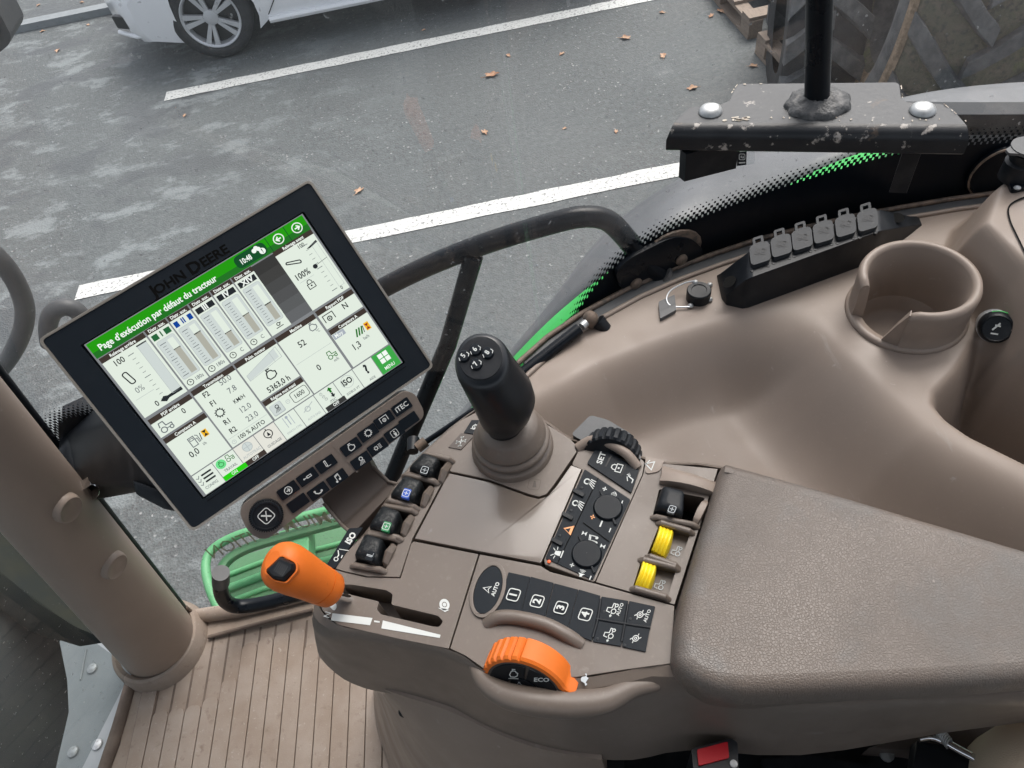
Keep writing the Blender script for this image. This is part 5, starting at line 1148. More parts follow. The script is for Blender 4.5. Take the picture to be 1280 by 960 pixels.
nn = (gp(1245, 212, .02)-gp(1245, 212)).normalized(); MB().lathe(gp(1245, 212, .001), nn, [(.034, 0), (.034, .004), (.031, .006), (.030, .004), (.0001, .004)], 0, 40).build('mount_disc', 'frit', rg)
MB().lathe(gp(1245, 212, .005), nn, [(.0335, 0), (.0335, .002), (.0318, .0025), (.0316, 0)], 0, 40).build('mount_rim', 'rusty_steel', rg)
gs = thing('gas_strut', 'slim black gas strut with a brass ball joint running below the window sill', 'gas strut', onz(748, 408, 2.0))
g0, g1, g2, g3 = onz(738, 398, ZR+.012), onz(724, 411, ZR+.01), onz(560, 540, ZR-.02), onz(527, 556, ZR-.03)
dv = (g2-g1).normalized()
MB().tube([g1, g1.lerp(g2, .62)], .0068, 0, 16).build('strut_cylinder', 'black_steel', gs)
MB().tube([g1.lerp(g2, .60), g1.lerp(g2, .78)], .0078, 0, 16).build('strut_sleeve', 'trim_grey', gs)
MB().tube([g1.lerp(g2, .7), g3], .0032, 0, 12).build('strut_rod', 'black_steel', gs)
MB().tube([g1-dv*.004, g0+Vector((0, 0, .0))], .0046, 0, 14).build('strut_neck', 'zinc', gs)
MB().lathe(g0, (0, 0, 1), [(.0001, .009), (.005, .0075), (.0085, .0025), (.0085, -.004), (.005, -.012), (.005, -.02)], 0, 20).build('ball_joint', 'rusty_steel', gs)
MB().tube([onz(747, 401, ZR+.006), onz(757, 412, ZR-.004)], [.009, .0075], 0, 16).build('joint_boot', 'black_rubber', gs)
MB().tube([g3+dv*.012, onz(517, 549, ZR-.032)], [.0062, .0070], 0, 14).build('rod_end', 'black_rubber', gs)
MB().tube([g3-dv*.006, g3+dv*.006], .006, 0, 12).build('rod_nut', 'rusty_steel', gs)
# ------------------------------------------------------------------ steel plate with post
ZB = 2.22; BZ = zmap(ZB)
br = thing('bracket_plate', 'worn black steel plate with folded front edge and two domed bolts before the window', 'bracket', onz(1020, 150, 2.11))
topo = rpoly([(843, 153), (862, 134), (900, 131), (912, 126), (920, 108), (924, 105), (1119, 103), (1124, 105), (1126, 122), (1134, 128), (1176, 130), (1190, 136), (1207, 155)], 2)
b = MB().slab(BZ, topo, -.006, 0); b.build('plate', 'bracket_steel', br, .0015)
b = MB(); rr = []
for k in range(8):
    a = rad(90*k/7); r = .011
    l_ = onz(843, 153, ZB)+Vector((0, 0, -r+r*math.cos(a))); rgt = onz(1207, 155, ZB)+Vector((0, 0, -r+r*math.cos(a)))
    nrm = Vector(((rgt-l_).y, -(rgt-l_).x, 0)).normalized()*r*math.sin(a); f_ = k/7
    rr.append([l_+nrm+(l_-rgt).normalized()*.006*f_, rgt+nrm+(rgt-l_).normalized()*.004*f_])
l_, rgt = rr[-1]; rr.append([l_-Vector((0, 0, .010)), rgt-Vector((0, 0, .010))])
back = [[a-Vector(((rr[0][1]-rr[0][0]).y, -(rr[0][1]-rr[0][0]).x, 0)).normalized()*.005-Vector((0, 0, .004)), c-Vector(((rr[0][1]-rr[0][0]).y, -(rr[0][1]-rr[0][0]).x, 0)).normalized()*.005-Vector((0, 0, .004))] for a, c in reversed(rr)]
full = rr+back; m_ = len(full)
Vv = [p for pr in full for p in pr]; b.add(Vv, [(2*k, 2*((k+1) % m_), 2*((k+1) % m_)+1, 2*k+1) for k in range(m_)]+[tuple(2*k for k in range(m_)), tuple(2*k+1 for k in range(m_))])
b.build('folded_edge', 'lip_steel', br, sharp=40)
for q in ((888, 140), (1153, 139)):
    MB().lathe(BZ(*q, .0005), (0, 0, 1), [(.0108, 0), (.0106, .0013), (.0092, .0035), (.0064, .0052), (.003, .0060), (.0001, .0062)], 0, 36).build('domed_bolt', 'zinc', br)
po = BZ(1022, 131); 
b = MB(); rings = []; random.seed(3)
for r, h in ((.027, 0), (.026, .0035), (.0235, .0055), (.019, .0068), (.0145, .0085), (.011, .010)):
    rings.append([po+Vector((math.cos(a)*r*(1.05+.05*math.sin(9*a+r*300)+random.uniform(-.02, .02)), math.sin(a)*r*(.92+.04*math.sin(7*a)), h+random.uniform(-.0008, .0008))) for a in (2*math.pi*k/48 for k in range(48))])
b.loft(rings).build('weld_bead', 'weld_black', br, sharp=60)
post_top = ony(1026, -60, po.y+.01); pd = (post_top-po)
MB().tube([po+Vector((0, 0, -.004)), po+pd*1.0, po+pd*3.2], .0106, 0, 24).build('post', 'black_steel', br)
# chipped rim of the plate
b = MB(); random.seed(5)
for (x0, y0, x1, y1, n_) in ((905, 130, 921, 107, 4), (1126, 105, 1128, 124, 5), (1180, 131, 1207, 152, 8), (925, 106, 960, 105, 2)):
    for k in range(n_):
        t = random.random(); x = x0+(x1-x0)*t; y = y0+(y1-y0)*t; e = ellipse(x, y, random.uniform(.6, 2.2), random.uniform(.4, .9), math.atan2(y1-y0, x1-x0), 7); b.poly(BZ, [(p[0]+random.uniform(-.3, .3), p[1]) for p in e], .0006)
for k in range(26):
    x = random.choice([random.uniform(905, 935), random.uniform(940, 1200)]); y = random.uniform(147, 153); e = ellipse(x, y, random.uniform(.6, 4.5 if x < 940 else 1.4), random.uniform(.5, 1.2), -.1, 8); b.poly(BZ, [(p[0]+random.uniform(-.5, .5), p[1]+random.uniform(-.3, .3)) for p in e], .0006)
b.build('paint_chip', 'chipped_paint', br, smooth=False)
def clip(label, pts, zt_, zb_):
    t = thing('plastic_clip', label, 'clip', onz(*pts[0], zb_), 'plastic clips under the steel plate')
    P = [onz(x, y, zt_) for x, y in pts]; c = sum(P, Vector())/4
    inn_ = [c+(p-c)*.72 for p in P]; dn = Vector((0, 0, zb_-zt_))
    b = MB(); b.loft([[p+dn for p in P], P, inn_, [p+dn*.7 for p in inn_]]); b.build('clip_body', 'black_plastic', t, .001)
    return t
clip('black open clip under the left end of the steel plate', [(850, 187), (858, 193), (925, 176), (915, 168)], 2.195, 2.165)
clip('black open clip under the right end of the steel plate', [(1131, 181), (1155, 182), (1158, 172), (1136, 170)], 2.20, 2.15)
# ------------------------------------------------------------------ front pillar, floor mat, pedestal, seat corner
ZF = 1.35; FZ = zmap(ZF)
pil = thing('cab_pillar', 'light brown leaning cab pillar with oval cover plugs and a collar at the mat', 'pillar', FZ(212, 835))
pb = onz(200, 804, ZF+.01); pt = ony(-40, 522, .505)
prad = lambda s_: .066-.022*s_
pax = (pt-pb).normalized(); Lp = (pt-pb).length
prings = []
pside = (IR-pax*IR.dot(pax)).normalized()
for s_ in (0, .02, .2, .4, .6, .8, 1.0, 1.4):
    c = pb+pax*Lp*s_; prings.append(ering(c, pax, pside, prad(s_), prad(s_), 36))
MB().loft(prings).build('pillar_trim', 'pillar_plastic', pil, sharp=60)
MB().lathe(pb-Vector((0, 0, .012)), (0, 0, 1), [(.085, 0), (.080, .028), (.077, .034), (.072, .036), (.066, .03)], 0, 48).build('pillar_collar', 'mat_brown', pil)
for (x, y) in ((57, 604), (116, 676), (216, 796)):
    n0 = None
    # surface point facing the camera
    d = ray(x, y); tt = ((pb-CAM).cross(pax)).dot(d.cross(pax))/d.cross(pax).length_squared; P = CAM+d*tt; foot = pb+pax*(P-pb).dot(pax)
    nrm = (CAM-foot); nrm = (nrm-pax*nrm.dot(pax)).normalized(); side_ = pax.cross(nrm); off = (P-foot).dot(side_)
    nn = (nrm*math.sqrt(max(.0001, prad((P-pb).dot(pax)/Lp)**2-off**2))+side_*off).normalized(); rs_ = prad((P-pb).dot(pax)/Lp); o = foot+nn*(rs_-.0035); e_k = rs_/.061
    big = y < 790; e = 1.0
    ringf = lambda s_, h: [o+nn*h+(pax*math.cos(a)*(.025 if big else .019)*e_k*s_+pax.cross(nn)*math.sin(a)*(.020 if big else .015)*e_k*s_) for a in (2*math.pi*k/32 for k in range(32))]
    MB().loft([ringf(1.12, -.006), ringf(1.08, .0045), ringf(1.0, .0085), ringf(.93, .0095), ringf(.86, .0085), ringf(.3, .0088)]).build('cover_plug', 'pillar_plastic', pil, sharp=60)
# ---- floor mat
mat = thing('floor_mat', 'brown ribbed rubber floor mat with muddy wear below the console', 'floor mat', FZ(330, 880))
P0, P1 = FZ(305, 800), FZ(283, 960); gdir = (P1-P0); gdir.z = 0; gdir.normalize(); gprp = Vector((-gdir.y, gdir.x, 0))
if gprp.x < 0: gprp = -gprp
corner = FZ(168, 848)
MO2 = [FZ(168, 848), FZ(150, 930), FZ(120, 1010), FZ(80, 1200), FZ(1000, 1200), FZ(1000, 700), FZ(470, 731), FZ(400, 745), FZ(330, 760), FZ(272, 772), FZ(240, 775), FZ(200, 800)]
f = lambda x, y, h=0.: Vector((x, y, ZF+h))
MB().slab(f, [(p.x, p.y) for p in MO2], -.05, 0).build('mat_base', 'mat_brown', mat, .002)
tops = [(203, 884), (222, 882), (243, 878), (266, 868), (288, 845), (306, 802), (325, 795), (346, 789), (365, 784), (385, 779), (404, 800), (420, 805), (436, 800), (452, 800), (470, 800), (490, 800), (510, 800)]
o0 = FZ(305, 800)
def gcoord(p): return ((p-o0).dot(gprp), (p-o0).dot(gdir))
b = MB(); gc = sorted(gcoord(FZ(*t)) for t in tops)
sp_ = (gcoord(FZ(385, 779))[0]-gcoord(FZ(306, 802))[0])/4
for k in range(-6, 14):
    c = (k+.5)*sp_; near_ = [g for g in gc if abs(g[0]-c) < sp_*.9]; st_ = (max(g[1] for g in near_) if near_ else 0)+.006
    w = sp_/2*.93; q = rpoly([(c-w, st_), (c+w, st_), (c+w, st_+.95), (c-w, st_+.95)], [.012, .012, 0, 0], 4)
    b.slab(lambda u, v, h=0.: o0+gprp*u+gdir*v+Vector((0, 0, h)), q, -.001, .0045)
b.build('mat_rib', 'mat_brown', mat, .0012)
b = MB()
for k in range(-6, 15): b.line(lambda u, v, h=0.: o0+gprp*u+gdir*v+Vector((0, 0, h)), [(k*sp_, -.02), (k*sp_, 1.)], .004, .0004)
b.build('mat_groove', 'mat_edge', mat, smooth=False)
MB().tube([FZ(262, 798, .006), FZ(330, 780, .007), FZ(392, 764, .006)], .004, 0, 10).build('mat_crease', 'mat_edge', mat)
MB().tube(spline([FZ(166, 846, .0), FZ(150, 905, .002), FZ(132, 960, .002), FZ(110, 1030, .002)], 5), .011, 0, 12).build('mat_border', 'mat_edge', mat)
MB().tube([FZ(240, 774, .01), FZ(300, 766, .012), FZ(400, 742, .012), FZ(480, 722, .012)], .014, 0, 14, .8).build('mat_upturn', 'mat_brown', mat)
# ---- pedestal under the console
ped_ = thing('console_pedestal', 'light brown pedestal flaring from under the console to the floor', 'pedestal', FZ(620, 960))
pr = [[(481, 862), (510, 872), (560, 888), (615, 914), (668, 934), (722, 945), (752, 950)], [(481, 866), (503, 880), (540, 908), (590, 932), (640, 946), (722, 953), (755, 958)],
      [(480, 868), (496, 890), (520, 925), (560, 965), (600, 985), (690, 1000), (760, 1010)], [(470, 864), (484, 900), (505, 950), (540, 1000), (580, 1050), (690, 1080), (770, 1090)], [(467, 862), (470, 905), (488, 965), (520, 1060), (560, 1150), (690, 1200), (780, 1210)]]
zs = [1.945, 1.915, 1.84, 1.62, 1.352]
rows = []
for r_, z in zip(pr, zs):
    P = [onz(x, y, z) for x, y in r_]; bk = [P[-1]+Vector((.03, .14, 0)), P[0]+Vector((.05, .09, 0))]; rows.append([Vector(p) for p in spline([tuple(p) for p in P], 3)]+bk)
MB().loft(rows).build('pedestal_shell', 'brown_side', ped_, sharp=50)
MB().tube([onz(x, y, 1.838) for x, y in ((556, 955), (572, 968), (584, 975))], .003, 0, 8).build('pedestal_ridge', 'brown_side', ped_)
MB().lathe(onz(506, 888, 1.862), (0, -.7, .7), [(.006, 0), (.006, .003), (.003, .004), (.0001, .004)], 0, 14).build('screw_cover', 'black_plastic', ped_)
# ---- seat frame, belt buckle, lever, cushion corner
ZS = 1.86
sf_ = thing('seat_side_box', 'black seat side frame in the shade under the console', 'seat frame', onz(930, 960, 1.75))
q = [(700, 930), (870, 915), (1000, 910), (1200, 920), (1240, 960), (1240, 1150), (700, 1150)]
MB().slab(zmap(ZS-.03), q, -.16, 0).build('frame_cover', 'black_plastic', sf_, .006)
MB().slab(zmap(ZS-.03), rpoly([(735, 946), (780, 945), (780, 965), (735, 968)], 2), 0, .008).build('frame_catch', 'grey_plastic', sf_, .001)
MB().slab(zmap(ZS-.03), rpoly([(950, 951), (1010, 947), (1090, 960), (1060, 985), (955, 985)], 4), 0, .01).build('frame_step', 'black_rubber', sf_, .002)
MB().lathe(onz(1108, 944, ZS-.02), (0, 0, 1), [(.006, 0), (.006, .004), (.0001, .005)], 0, 14).build('frame_bolt', 'zinc', sf_)
MB().slab(zmap(ZS), [(1085, 935), (1180, 905), (1420, 840), (1420, 1000), (1250, 985), (1200, 950), (1140, 938)], -.06, 0).build('side_panel', 'brown_dark', sf_, .003)
bk = thing('belt_buckle', 'black seat belt buckle with a red release button', 'belt buckle', onz(890, 945, ZS-.03))
BK = zmap(ZS+.112)
MB().slab(BK, rpoly([(864, 936), (914, 923), (922, 928), (924, 985), (870, 990)], 3), -.14, 0).build('buckle_body', 'black_plastic', bk, .002)
MB().slab(BK, rpoly([(871, 938), (909, 928), (911, 948), (873, 958)], 2), -.002, .003).build('release_button', 'red_plastic', bk, .001)
MB().lathe(BK(917, 955, .0), (0, 0, 1), [(.003, 0), (.0028, .0015), (.0001, .002)], 0, 12).build('screw', 'zinc', bk)
lv = thing('chrome_lever', 'curved chrome seat lever with a small spring beside the tan cushion', 'lever', onz(1180, 940, ZS-.02))
MB().tube(spline([onz(x, y, ZS+.03) for x, y in ((1148, 923), (1163, 921), (1178, 926), (1200, 938), (1222, 950), (1240, 965))], 6), .0035, 0, 12).build('lever_rod', 'chrome', lv)
MB().slab(zmap(ZS+.02), [(1146, 925), (1176, 930), (1225, 956), (1200, 975), (1140, 965)], -.02, 0).build('lever_mount', 'black_plastic', lv, .002)
b = MB()
for k in range(7): b.lathe(onz(1173+k*2.0, 913+k*2.6, ZS+.035), (.5, -.7, .4), [(.0045, 0), (.0052, .0007), (.0045, .0014)], 0, 14)
b.build('lever_spring', 'zinc', lv)
cu = MB(); c = onz(1368, 1000, ZS+.06); rows = []
for i in range(9):
    a = math.pi/2*i/8; rr_ = .062*math.cos(a)**.6 if i < 8 else .004; rows.append(ering(c+Vector((0, 0, .05*math.sin(a)-.02)), (0, 0, 1), (1, -.4, 0), rr_*1.15+.001, rr_+.001, 32, .15))
tag(cu.loft([[p-Vector((0, 0, .10)) for p in rows[0]]]+rows).build('seat_cushion', 'seat_tan', None, sharp=80), 'rounded tan seat cushion corner at the chrome lever', 'seat')
# ---- black housing that carries the monitor at the pillar, steel clip
hs = thing('monitor_mount', 'bulky black mount behind the monitor beside the pillar', 'mount', onz(120, 590, 2.0))
fz = Vector((0, 0, 0))
def hp_(px, py, d): return CAM+ray(px, py)*d
hb = [[(78, 507, .94), (105, 494, .96), (150, 470, .86), (210, 470, .70)], [(73, 567, .90), (84, 545, .9), (125, 531, .82), (215, 540, .68)], [(84, 592, .90), (96, 600, .9), (130, 606, .82), (220, 610, .68)], [(100, 612, .95), (120, 626, .95), (172, 616, .84), (225, 625, .70)], [(95, 600, 1.06), (120, 612, 1.06), (172, 605, .94), (225, 612, .76)], [(85, 520, 1.05), (115, 500, 1.05), (160, 480, .94), (210, 480, .76)]]
b = MB(); b.loft([[hp_(*row_[j]) for row_ in hb] for j in range(4)]); b.build('mount_housing', 'black_plastic', hs, .006, 3)
MB().slab(lambda x, y, h=0.: hp_(x, y, .72+h), [(165, 600), (200, 612), (222, 640), (205, 636), (170, 618)], 0, .05).build('mount_foot', 'black_plastic', hs, .004)
cl = thing('steel_clip', 'bent shiny steel clip hooked on the pillar under the black mount', 'clip', hp_(103, 608, .87))
cp = [hp_(x, y, d) for x, y, d in ((82, 592, .9), (82, 600, .885), (92, 606, .87), (104, 606, .865), (114, 600, .865), (123, 604, .87), (122, 614, .88), (110, 622, .9))]
sp2 = spline(cp, 5); b = MB(); rows = []
for i, p in enumerate(sp2): rows.append([p-IU*.006, p+IU*.006, p+IU*.006+FW*.0012, p-IU*.006+FW*.0012])
b.loft(rows).build('clip_band', 'chrome', cl)
# ---- windscreen and grey sheet panel left of the pillar
wd = thing('windscreen', 'dusty windscreen pane to the left of the brown pillar', 'window', Vector((-.8, .2, 1.36)))
a_ = FZ(186, 838, .02); wt = pt+pax*.5+Vector((-.03, -.02, 0)); lft = Vector((-.80, -.75, 0)); b = MB()
base = [a_+Vector((-.02, 0, 0)), Vector((-.90, .15, a_.z)), Vector((-.95, -.25, a_.z)), Vector((-.92, -.8, a_.z))]
topw = [Vector((wt.x-.06, wt.y-.02, 2.95)), Vector((wt.x-.15, .15, 2.95)), Vector((wt.x-.18, -.25, 2.95)), Vector((wt.x-.15, -.8, 2.95))]
b.loft([spline(base, 5), spline(topw, 5)], closed=False); b.build('glass_pane', 'front_glass', wd, sharp=180)
gp_ = thing('sheet_panel', 'grey dusty sheet metal panel with rivets outside the windscreen', 'panel', onz(110, 890, 1.28))
PZ = zmap(1.30)
MB().slab(PZ, rpoly([(74, 800), (100, 808), (150, 800), (175, 822), (168, 850), (135, 930), (110, 1010), (60, 1010), (72, 950), (86, 890), (84, 850)], 3), -.008, 0).build('panel_sheet', 'sheet_grey', gp_, .002)
MB().tube([PZ(108, 812, .001), PZ(101, 850, .001)], .002, 0, 8).build('panel_fold', 'sheet_grey', gp_)
for q in ((116, 836), (151, 822), (92, 940), (122, 931)):
    MB().lathe(PZ(*q, .001), (0, 0, 1), [(.010, 0), (.009, .003), (.004, .004), (.0001, .004)], 0, 18).build('rivet', 'zinc', gp_)
# front mudguard and front tyre seen through the windscreen
mg = thing('front_mudguard', 'mossy dark curved front mudguard seen through the windscreen', 'mudguard', onz(20, 720, 1.0))
rows = []
for a_x, a_y, b_x, b_y in ((-120, 480, -120, 640), (-60, 560, -70, 705), (0, 640, -8, 748), (60, 705, 40, 782), (110, 755, 90, 802), (150, 792, 128, 806), (172, 812, 160, 816)):
    rows.append([onz(a_x, a_y, 1.0), onz(a_x*.7+b_x*.3, a_y*.7+b_y*.3, 1.12), onz(a_x*.35+b_x*.65, a_y*.35+b_y*.65, 1.16), onz(b_x, b_y-4, 1.14), onz(b_x, b_y, 1.08), onz(b_x+6, b_y-6, .95)])
ob = MB().loft(rows, closed=False).build('mudguard_shell', 'mossy_dark', mg, sharp=60); md = ob.modifiers.new('wall', 'SOLIDIFY'); md.thickness = .012
fc_ = CAM+ray(-90, 900)*2.0; ft = thing('front_tyre', 'dark dusty front tyre below the mossy mudguard at the lower left', 'tyre', Vector((fc_.x, fc_.y, max(0, fc_.z-.65))))
MB().lathe(fc_, (.25, 1, 0), [(.30, -.20), (.50, -.24), (.60, -.22), (.645, -.14), (.65, 0), (.645, .14), (.60, .22), (.50, .24), (.30, .20)], 0, 64).build('tyre_body', 'dusty_dark', ft)
dr = thing('door_blocker', 'dark brown unseen door panel, added to shade the console side', 'light blocker', Vector((.2, -.9, 1.35)))  # unseen slab in place of a door, added to darken the console sides
MB().box((.2, -.92, 1.85), (.85, 0, 0), (0, .03, 0), (0, 0, .50)).build('blocker_panel', 'brown_dark', dr, .01)
# partial roof out of view, added to shape the light inside the cab
rf = thing('roof_blocker', 'pale unseen partial cab roof, added to shape the interior light', 'cab roof', Vector((0, .1, 2.97)))
f = lambda x, y, h=0.: Vector((x, y, h))
MB().slab(f, rpoly([(-.62, -.95), (1.1, -.95), (1.1, .10), (-.62, .10)], .12, 4), 2.97, 3.12).build('blocker_shell', 'blocker_grey', rf, .03, 3)
MB().slab(f, [(-.62, .56), (1.1, .66), (1.1, .76), (-.62, .66)], 2.97, 3.12).build('blocker_beam', 'blocker_grey', rf, .02, 3)  # added beam, gives the gloss panel a dark reflected band
# ------------------------------------------------------------------ ground, markings, leaves
def struct(name, mb, mats, **k): return tag(mb.build(name, mats, None, **k), None, None, None, 'structure')
b = MB(); b.add([(-150, -150, 0), (150, -150, 0), (150, 150, 0), (-150, 150, 0)], [(0, 1, 2, 3)]); g = struct('ground', b, 'asphalt', smooth=False)
def paint(pts, name='parking_line'):
    b = MB(); G = zmap(.004); random.seed(len(pts)); q = [G(*p) for p in pts]; return struct(name, MB().add(q, [tuple(range(len(q)))]), 'road_paint', smooth=False)
def paint_w(x0, x1, y, w):
    random.seed(int(y*10)); n = 60; V = []
    for k in range(n+1):
        x = x0+(x1-x0)*k/n; V += [(x, y-w/2+random.uniform(-.006, .006), .004), (x, y+w/2+random.uniform(-.006, .006), .004)]
    return struct('parking_line', MB().add(V, [(2*k, 2*k+2, 2*k+3, 2*k+1) for k in range(n)]), 'road_paint', smooth=False)
l1 = onz(207, 121, 0); paint_w(l1.x, 6, l1.y, .125)
l2 = onz(96, 368, 0); paint_w(l2.x, 6, l2.y+.01, .125)
# kerb beyond the car at upper left
k0 = onz(0, 46, 0); k1 = onz(120, 16, 0)
b = MB().box((-6, k0.y+.06, .03), (6, 0, 0), (0, .06, 0), (0, 0, .03)); kb = struct('kerb', b, 'asphalt'); kb.data.materials.clear(); kb.data.materials.append(MATS['sheet_grey'])
lf = []
for v in range(3):
    random.seed(20+v); P = []; n = 22
    for k in range(n):
        a = 2*math.pi*k/n; lob = 1+.28*math.cos(5*a+v)+random.uniform(-.1, .1); P.append((math.cos(a)*.042*lob, math.sin(a)*.026*lob))
    P = [(p[0], p[1]) for p in P]; V = [(x, y, .006+.010*abs(math.sin(x*40+v))+.25*abs(y)) for x, y in P]+[(0, 0, .006)]
    b = MB().add(V, [(k, (k+1) % n, n) for k in range(n)]).tube([(-.075, 0, .006), (-.04, 0, .006), (.03, 0, .008)], .0015, 0, 6)
    o = b.build('fallen_leaf', ('leaf_a', 'leaf_b', 'leaf_b')[v], None, sharp=60); lf.append(o)
LV = [(613, 95, 0, 1.25, 'orange brown curled leaf below the upper parking line'), (636, 70, 1, .6, 'small brown leaf close under the upper parking line'), (703, 67, 1, .6, 'small pale leaf lying right of the brown curled leaf'), (780, 48, 2, 1.0, 'ragged tan leaf near the end of the upper parking line'),
      (829, 71, 1, .85, 'tan leaf midway between the ragged leaf and the pallets'), (867, 110, 2, .9, 'orange leaf nearest the left end of the steel plate'), (605, 165, 1, .75, 'brown folded leaf alone in the middle of the bay'), (448, 240, 2, .85, 'pale orange leaf beside the upper right monitor corner'),
      (829, 16, 1, .6, 'small brown leaf at the top edge by the pallets'), (770, 164, 1, .5, 'small dull leaf left of the steel plate, the larger of two'), (705, 161, 1, .4, 'tiny dull leaf right of the brown folded leaf'), (902, 15, 2, .9, 'tan leaf touching the far pallet'), (889, 20, 0, .7, 'dark brown leaf just left of the far pallet'), (940, 83, 2, .75, 'tan leaf at the foot of the near pallet'),
      (72, 64, 2, .75, 'tan leaf on the wet ground left of the white car'), (54, 39, 2, .6, 'pale leaf lying at the kerb line left of the car'), (110, 31, 2, .55, 'pale leaf between the kerb line and the car bumper'), (48, 7, 2, .6, 'tan leaf beyond the kerb, left one of two'), (103, 3, 2, .6, 'tan leaf beyond the kerb, nearer the car'), (231, 144, 1, .5, 'small brown leaf below the start of the upper line'), (529, 38, 1, .45, 'tiny brown leaf between the car sill and the line')]
used = set()
for i, (x, y, v, s_, lab) in enumerate(LV):
    p = onz(x, y, .002); o = lf[v]
    if v in used: o = o.copy(); COL.objects.link(o)
    used.add(v); o.location = p; o.scale = (s_*.85,)*3; o.rotation_euler = (0, 0, i*1.9); tag(o, lab, 'leaf', 'fallen leaves on the asphalt')
b = MB(); random.seed(11)
for k in range(260):
    x, y = random.uniform(-3.5, 3.2), random.uniform(1.2, 7.5); r = random.uniform(.004, .011)
    b.add([(x+r*math.cos(a)*random.uniform(.7, 1.2), y+r*math.sin(a), .001) for a in (0, 1.3, 2.5, 3.8, 5.1)]+[(x, y, .004+r*.5)], [(0, 1, 5), (1, 2, 5), (2, 3, 5), (3, 4, 5), (4, 0, 5)])
tag(b.build('loose_grit', 'sheet_grey', None), 'scattered pale grit on the asphalt', 'grit', None, 'stuff')
# ------------------------------------------------------------------ white car
WX, WYc = onz(285, 74, 0).x, onz(270, 74, 0).y-.02
car = thing('parked_car', 'white parked hatchback beyond the upper parking line', 'car', Vector((WX+1.2, WYc+.8, 0)))
RT, RA = .315, .365; LWB = 2.62; W2 = .88; yc = WYc+W2-.03
def carch(cx): return [(cx+RA*math.cos(a), RT+RA*math.sin(a)) for a in (rad(205-230*k/14) for k in range(15))]
low_ = [(-.88, .30), (-.84, .22), (-.60, .19)]+[p for p in [(a, z) for a, z in carch(0)]]+[(.42, .22), (LWB-.42, .22)]+carch(LWB)+[(LWB+.62, .24), (LWB+.80, .40), (LWB+.86, .75), (LWB+.80, 1.0), (LWB+.5, 1.02), (.9, .98), (.55, .97), (.1, .93), (-.45, .84), (-.76, .70), (-.88, .52)]
ys = [(-W2, .965), (-W2+.015, .985), (-W2+.06, 1.), (-W2*.45, 1.), (W2*.45, 1.), (W2-.06, 1.), (W2-.015, .985), (W2, .965)]
slices = []
for yo, sc_ in ys:
    pull = .34*(abs(yo)/W2)**4; ring_ = []
    for x, z in low_:
        zz = .55+(z-.55)*sc_ if not (z < .72 and (abs(x) < .45 or abs(x-LWB) < .45)) else z
        xx = x
        if x < -.2: xx = x+pull*min(1, (-.2-x)/.5)
        if x > LWB+.4: xx = x-pull*.7*min(1, (x-LWB-.4)/.3)
        tuck = .05*max(0, (.45-z)/.3)+.06*max(0, (z-.75)/.25)
        ring_.append(Vector((WX+xx, yc+yo*(1-tuck/W2), zz)))
    slices.append(ring_)
b = MB(); n = len(low_); V = [p for r in slices for p in r]; b.add(V, [(i*n+j, i*n+(j+1) % n, (i+1)*n+(j+1) % n, (i+1)*n+j) for i in range(len(slices)-1) for j in range(n)])
for r in (slices[0], slices[-1]):
    T = tessellate_polygon([[Vector((x, z, 0)) for x, z in low_]]); b.add(r, T)
b.build('car_body', 'car_white', car, sharp=32)
rfp = [(.35, .95), (1.15, 1.42), (1.6, 1.48), (2.5, 1.45), (3.0, 1.25), (3.3, 1.0)]
b = MB(); rings = []
for yo, k in ((-.80, 0), (-.62, 1), (.62, 1), (.80, 0)): rings.append([Vector((WX+x, yc+yo, z if k else .95+(z-.95)*.12)) for x, z in rfp+[(3.3, .9), (.35, .9)]])
b.loft(rings).build('car_cabin', 'car_glass', car, .02)
MB().loft([[Vector((WX+x, yc+yo, z+.006)) for x, z in rfp[1:5]]+[Vector((WX+x, yc+yo, z-.03)) for x, z in reversed(rfp[1:5])] for yo in (-.64, .64)]).build('car_roof', 'car_white', car, .01)
side_y = WYc-.035
b = MB(); b.loft([[Vector((WX+x, side_y+.012+dy, z)) for z, dy in ((.245, 0), (.225, -.012), (.20, 0), (.20, .05), (.245, .05))] for x in (.43, 1.2, 2.2)]).build('sill_trim', 'car_white', car, .004)
b = MB().line(lambda x, z, h=0.: Vector((WX+x, side_y+.004, z)), [(.44, .27), (.55, .40), (.60, .80)], .008).build('door_gap', 'car_black', car, smooth=False)
MB().box((WX-.66, yc-W2+.16, .36), (.10, -.06, 0), (.01, .02, 0), (0, 0, .05)).build('fog_light', 'car_black', car, .015)
MB().tube([(WX-.78, yc-W2+.24, .27), (WX-.62, yc-W2+.10, .265), (WX-.45, yc-W2+.045, .27)], .018, 0, 10).build('bumper_lip', 'car_white', car)
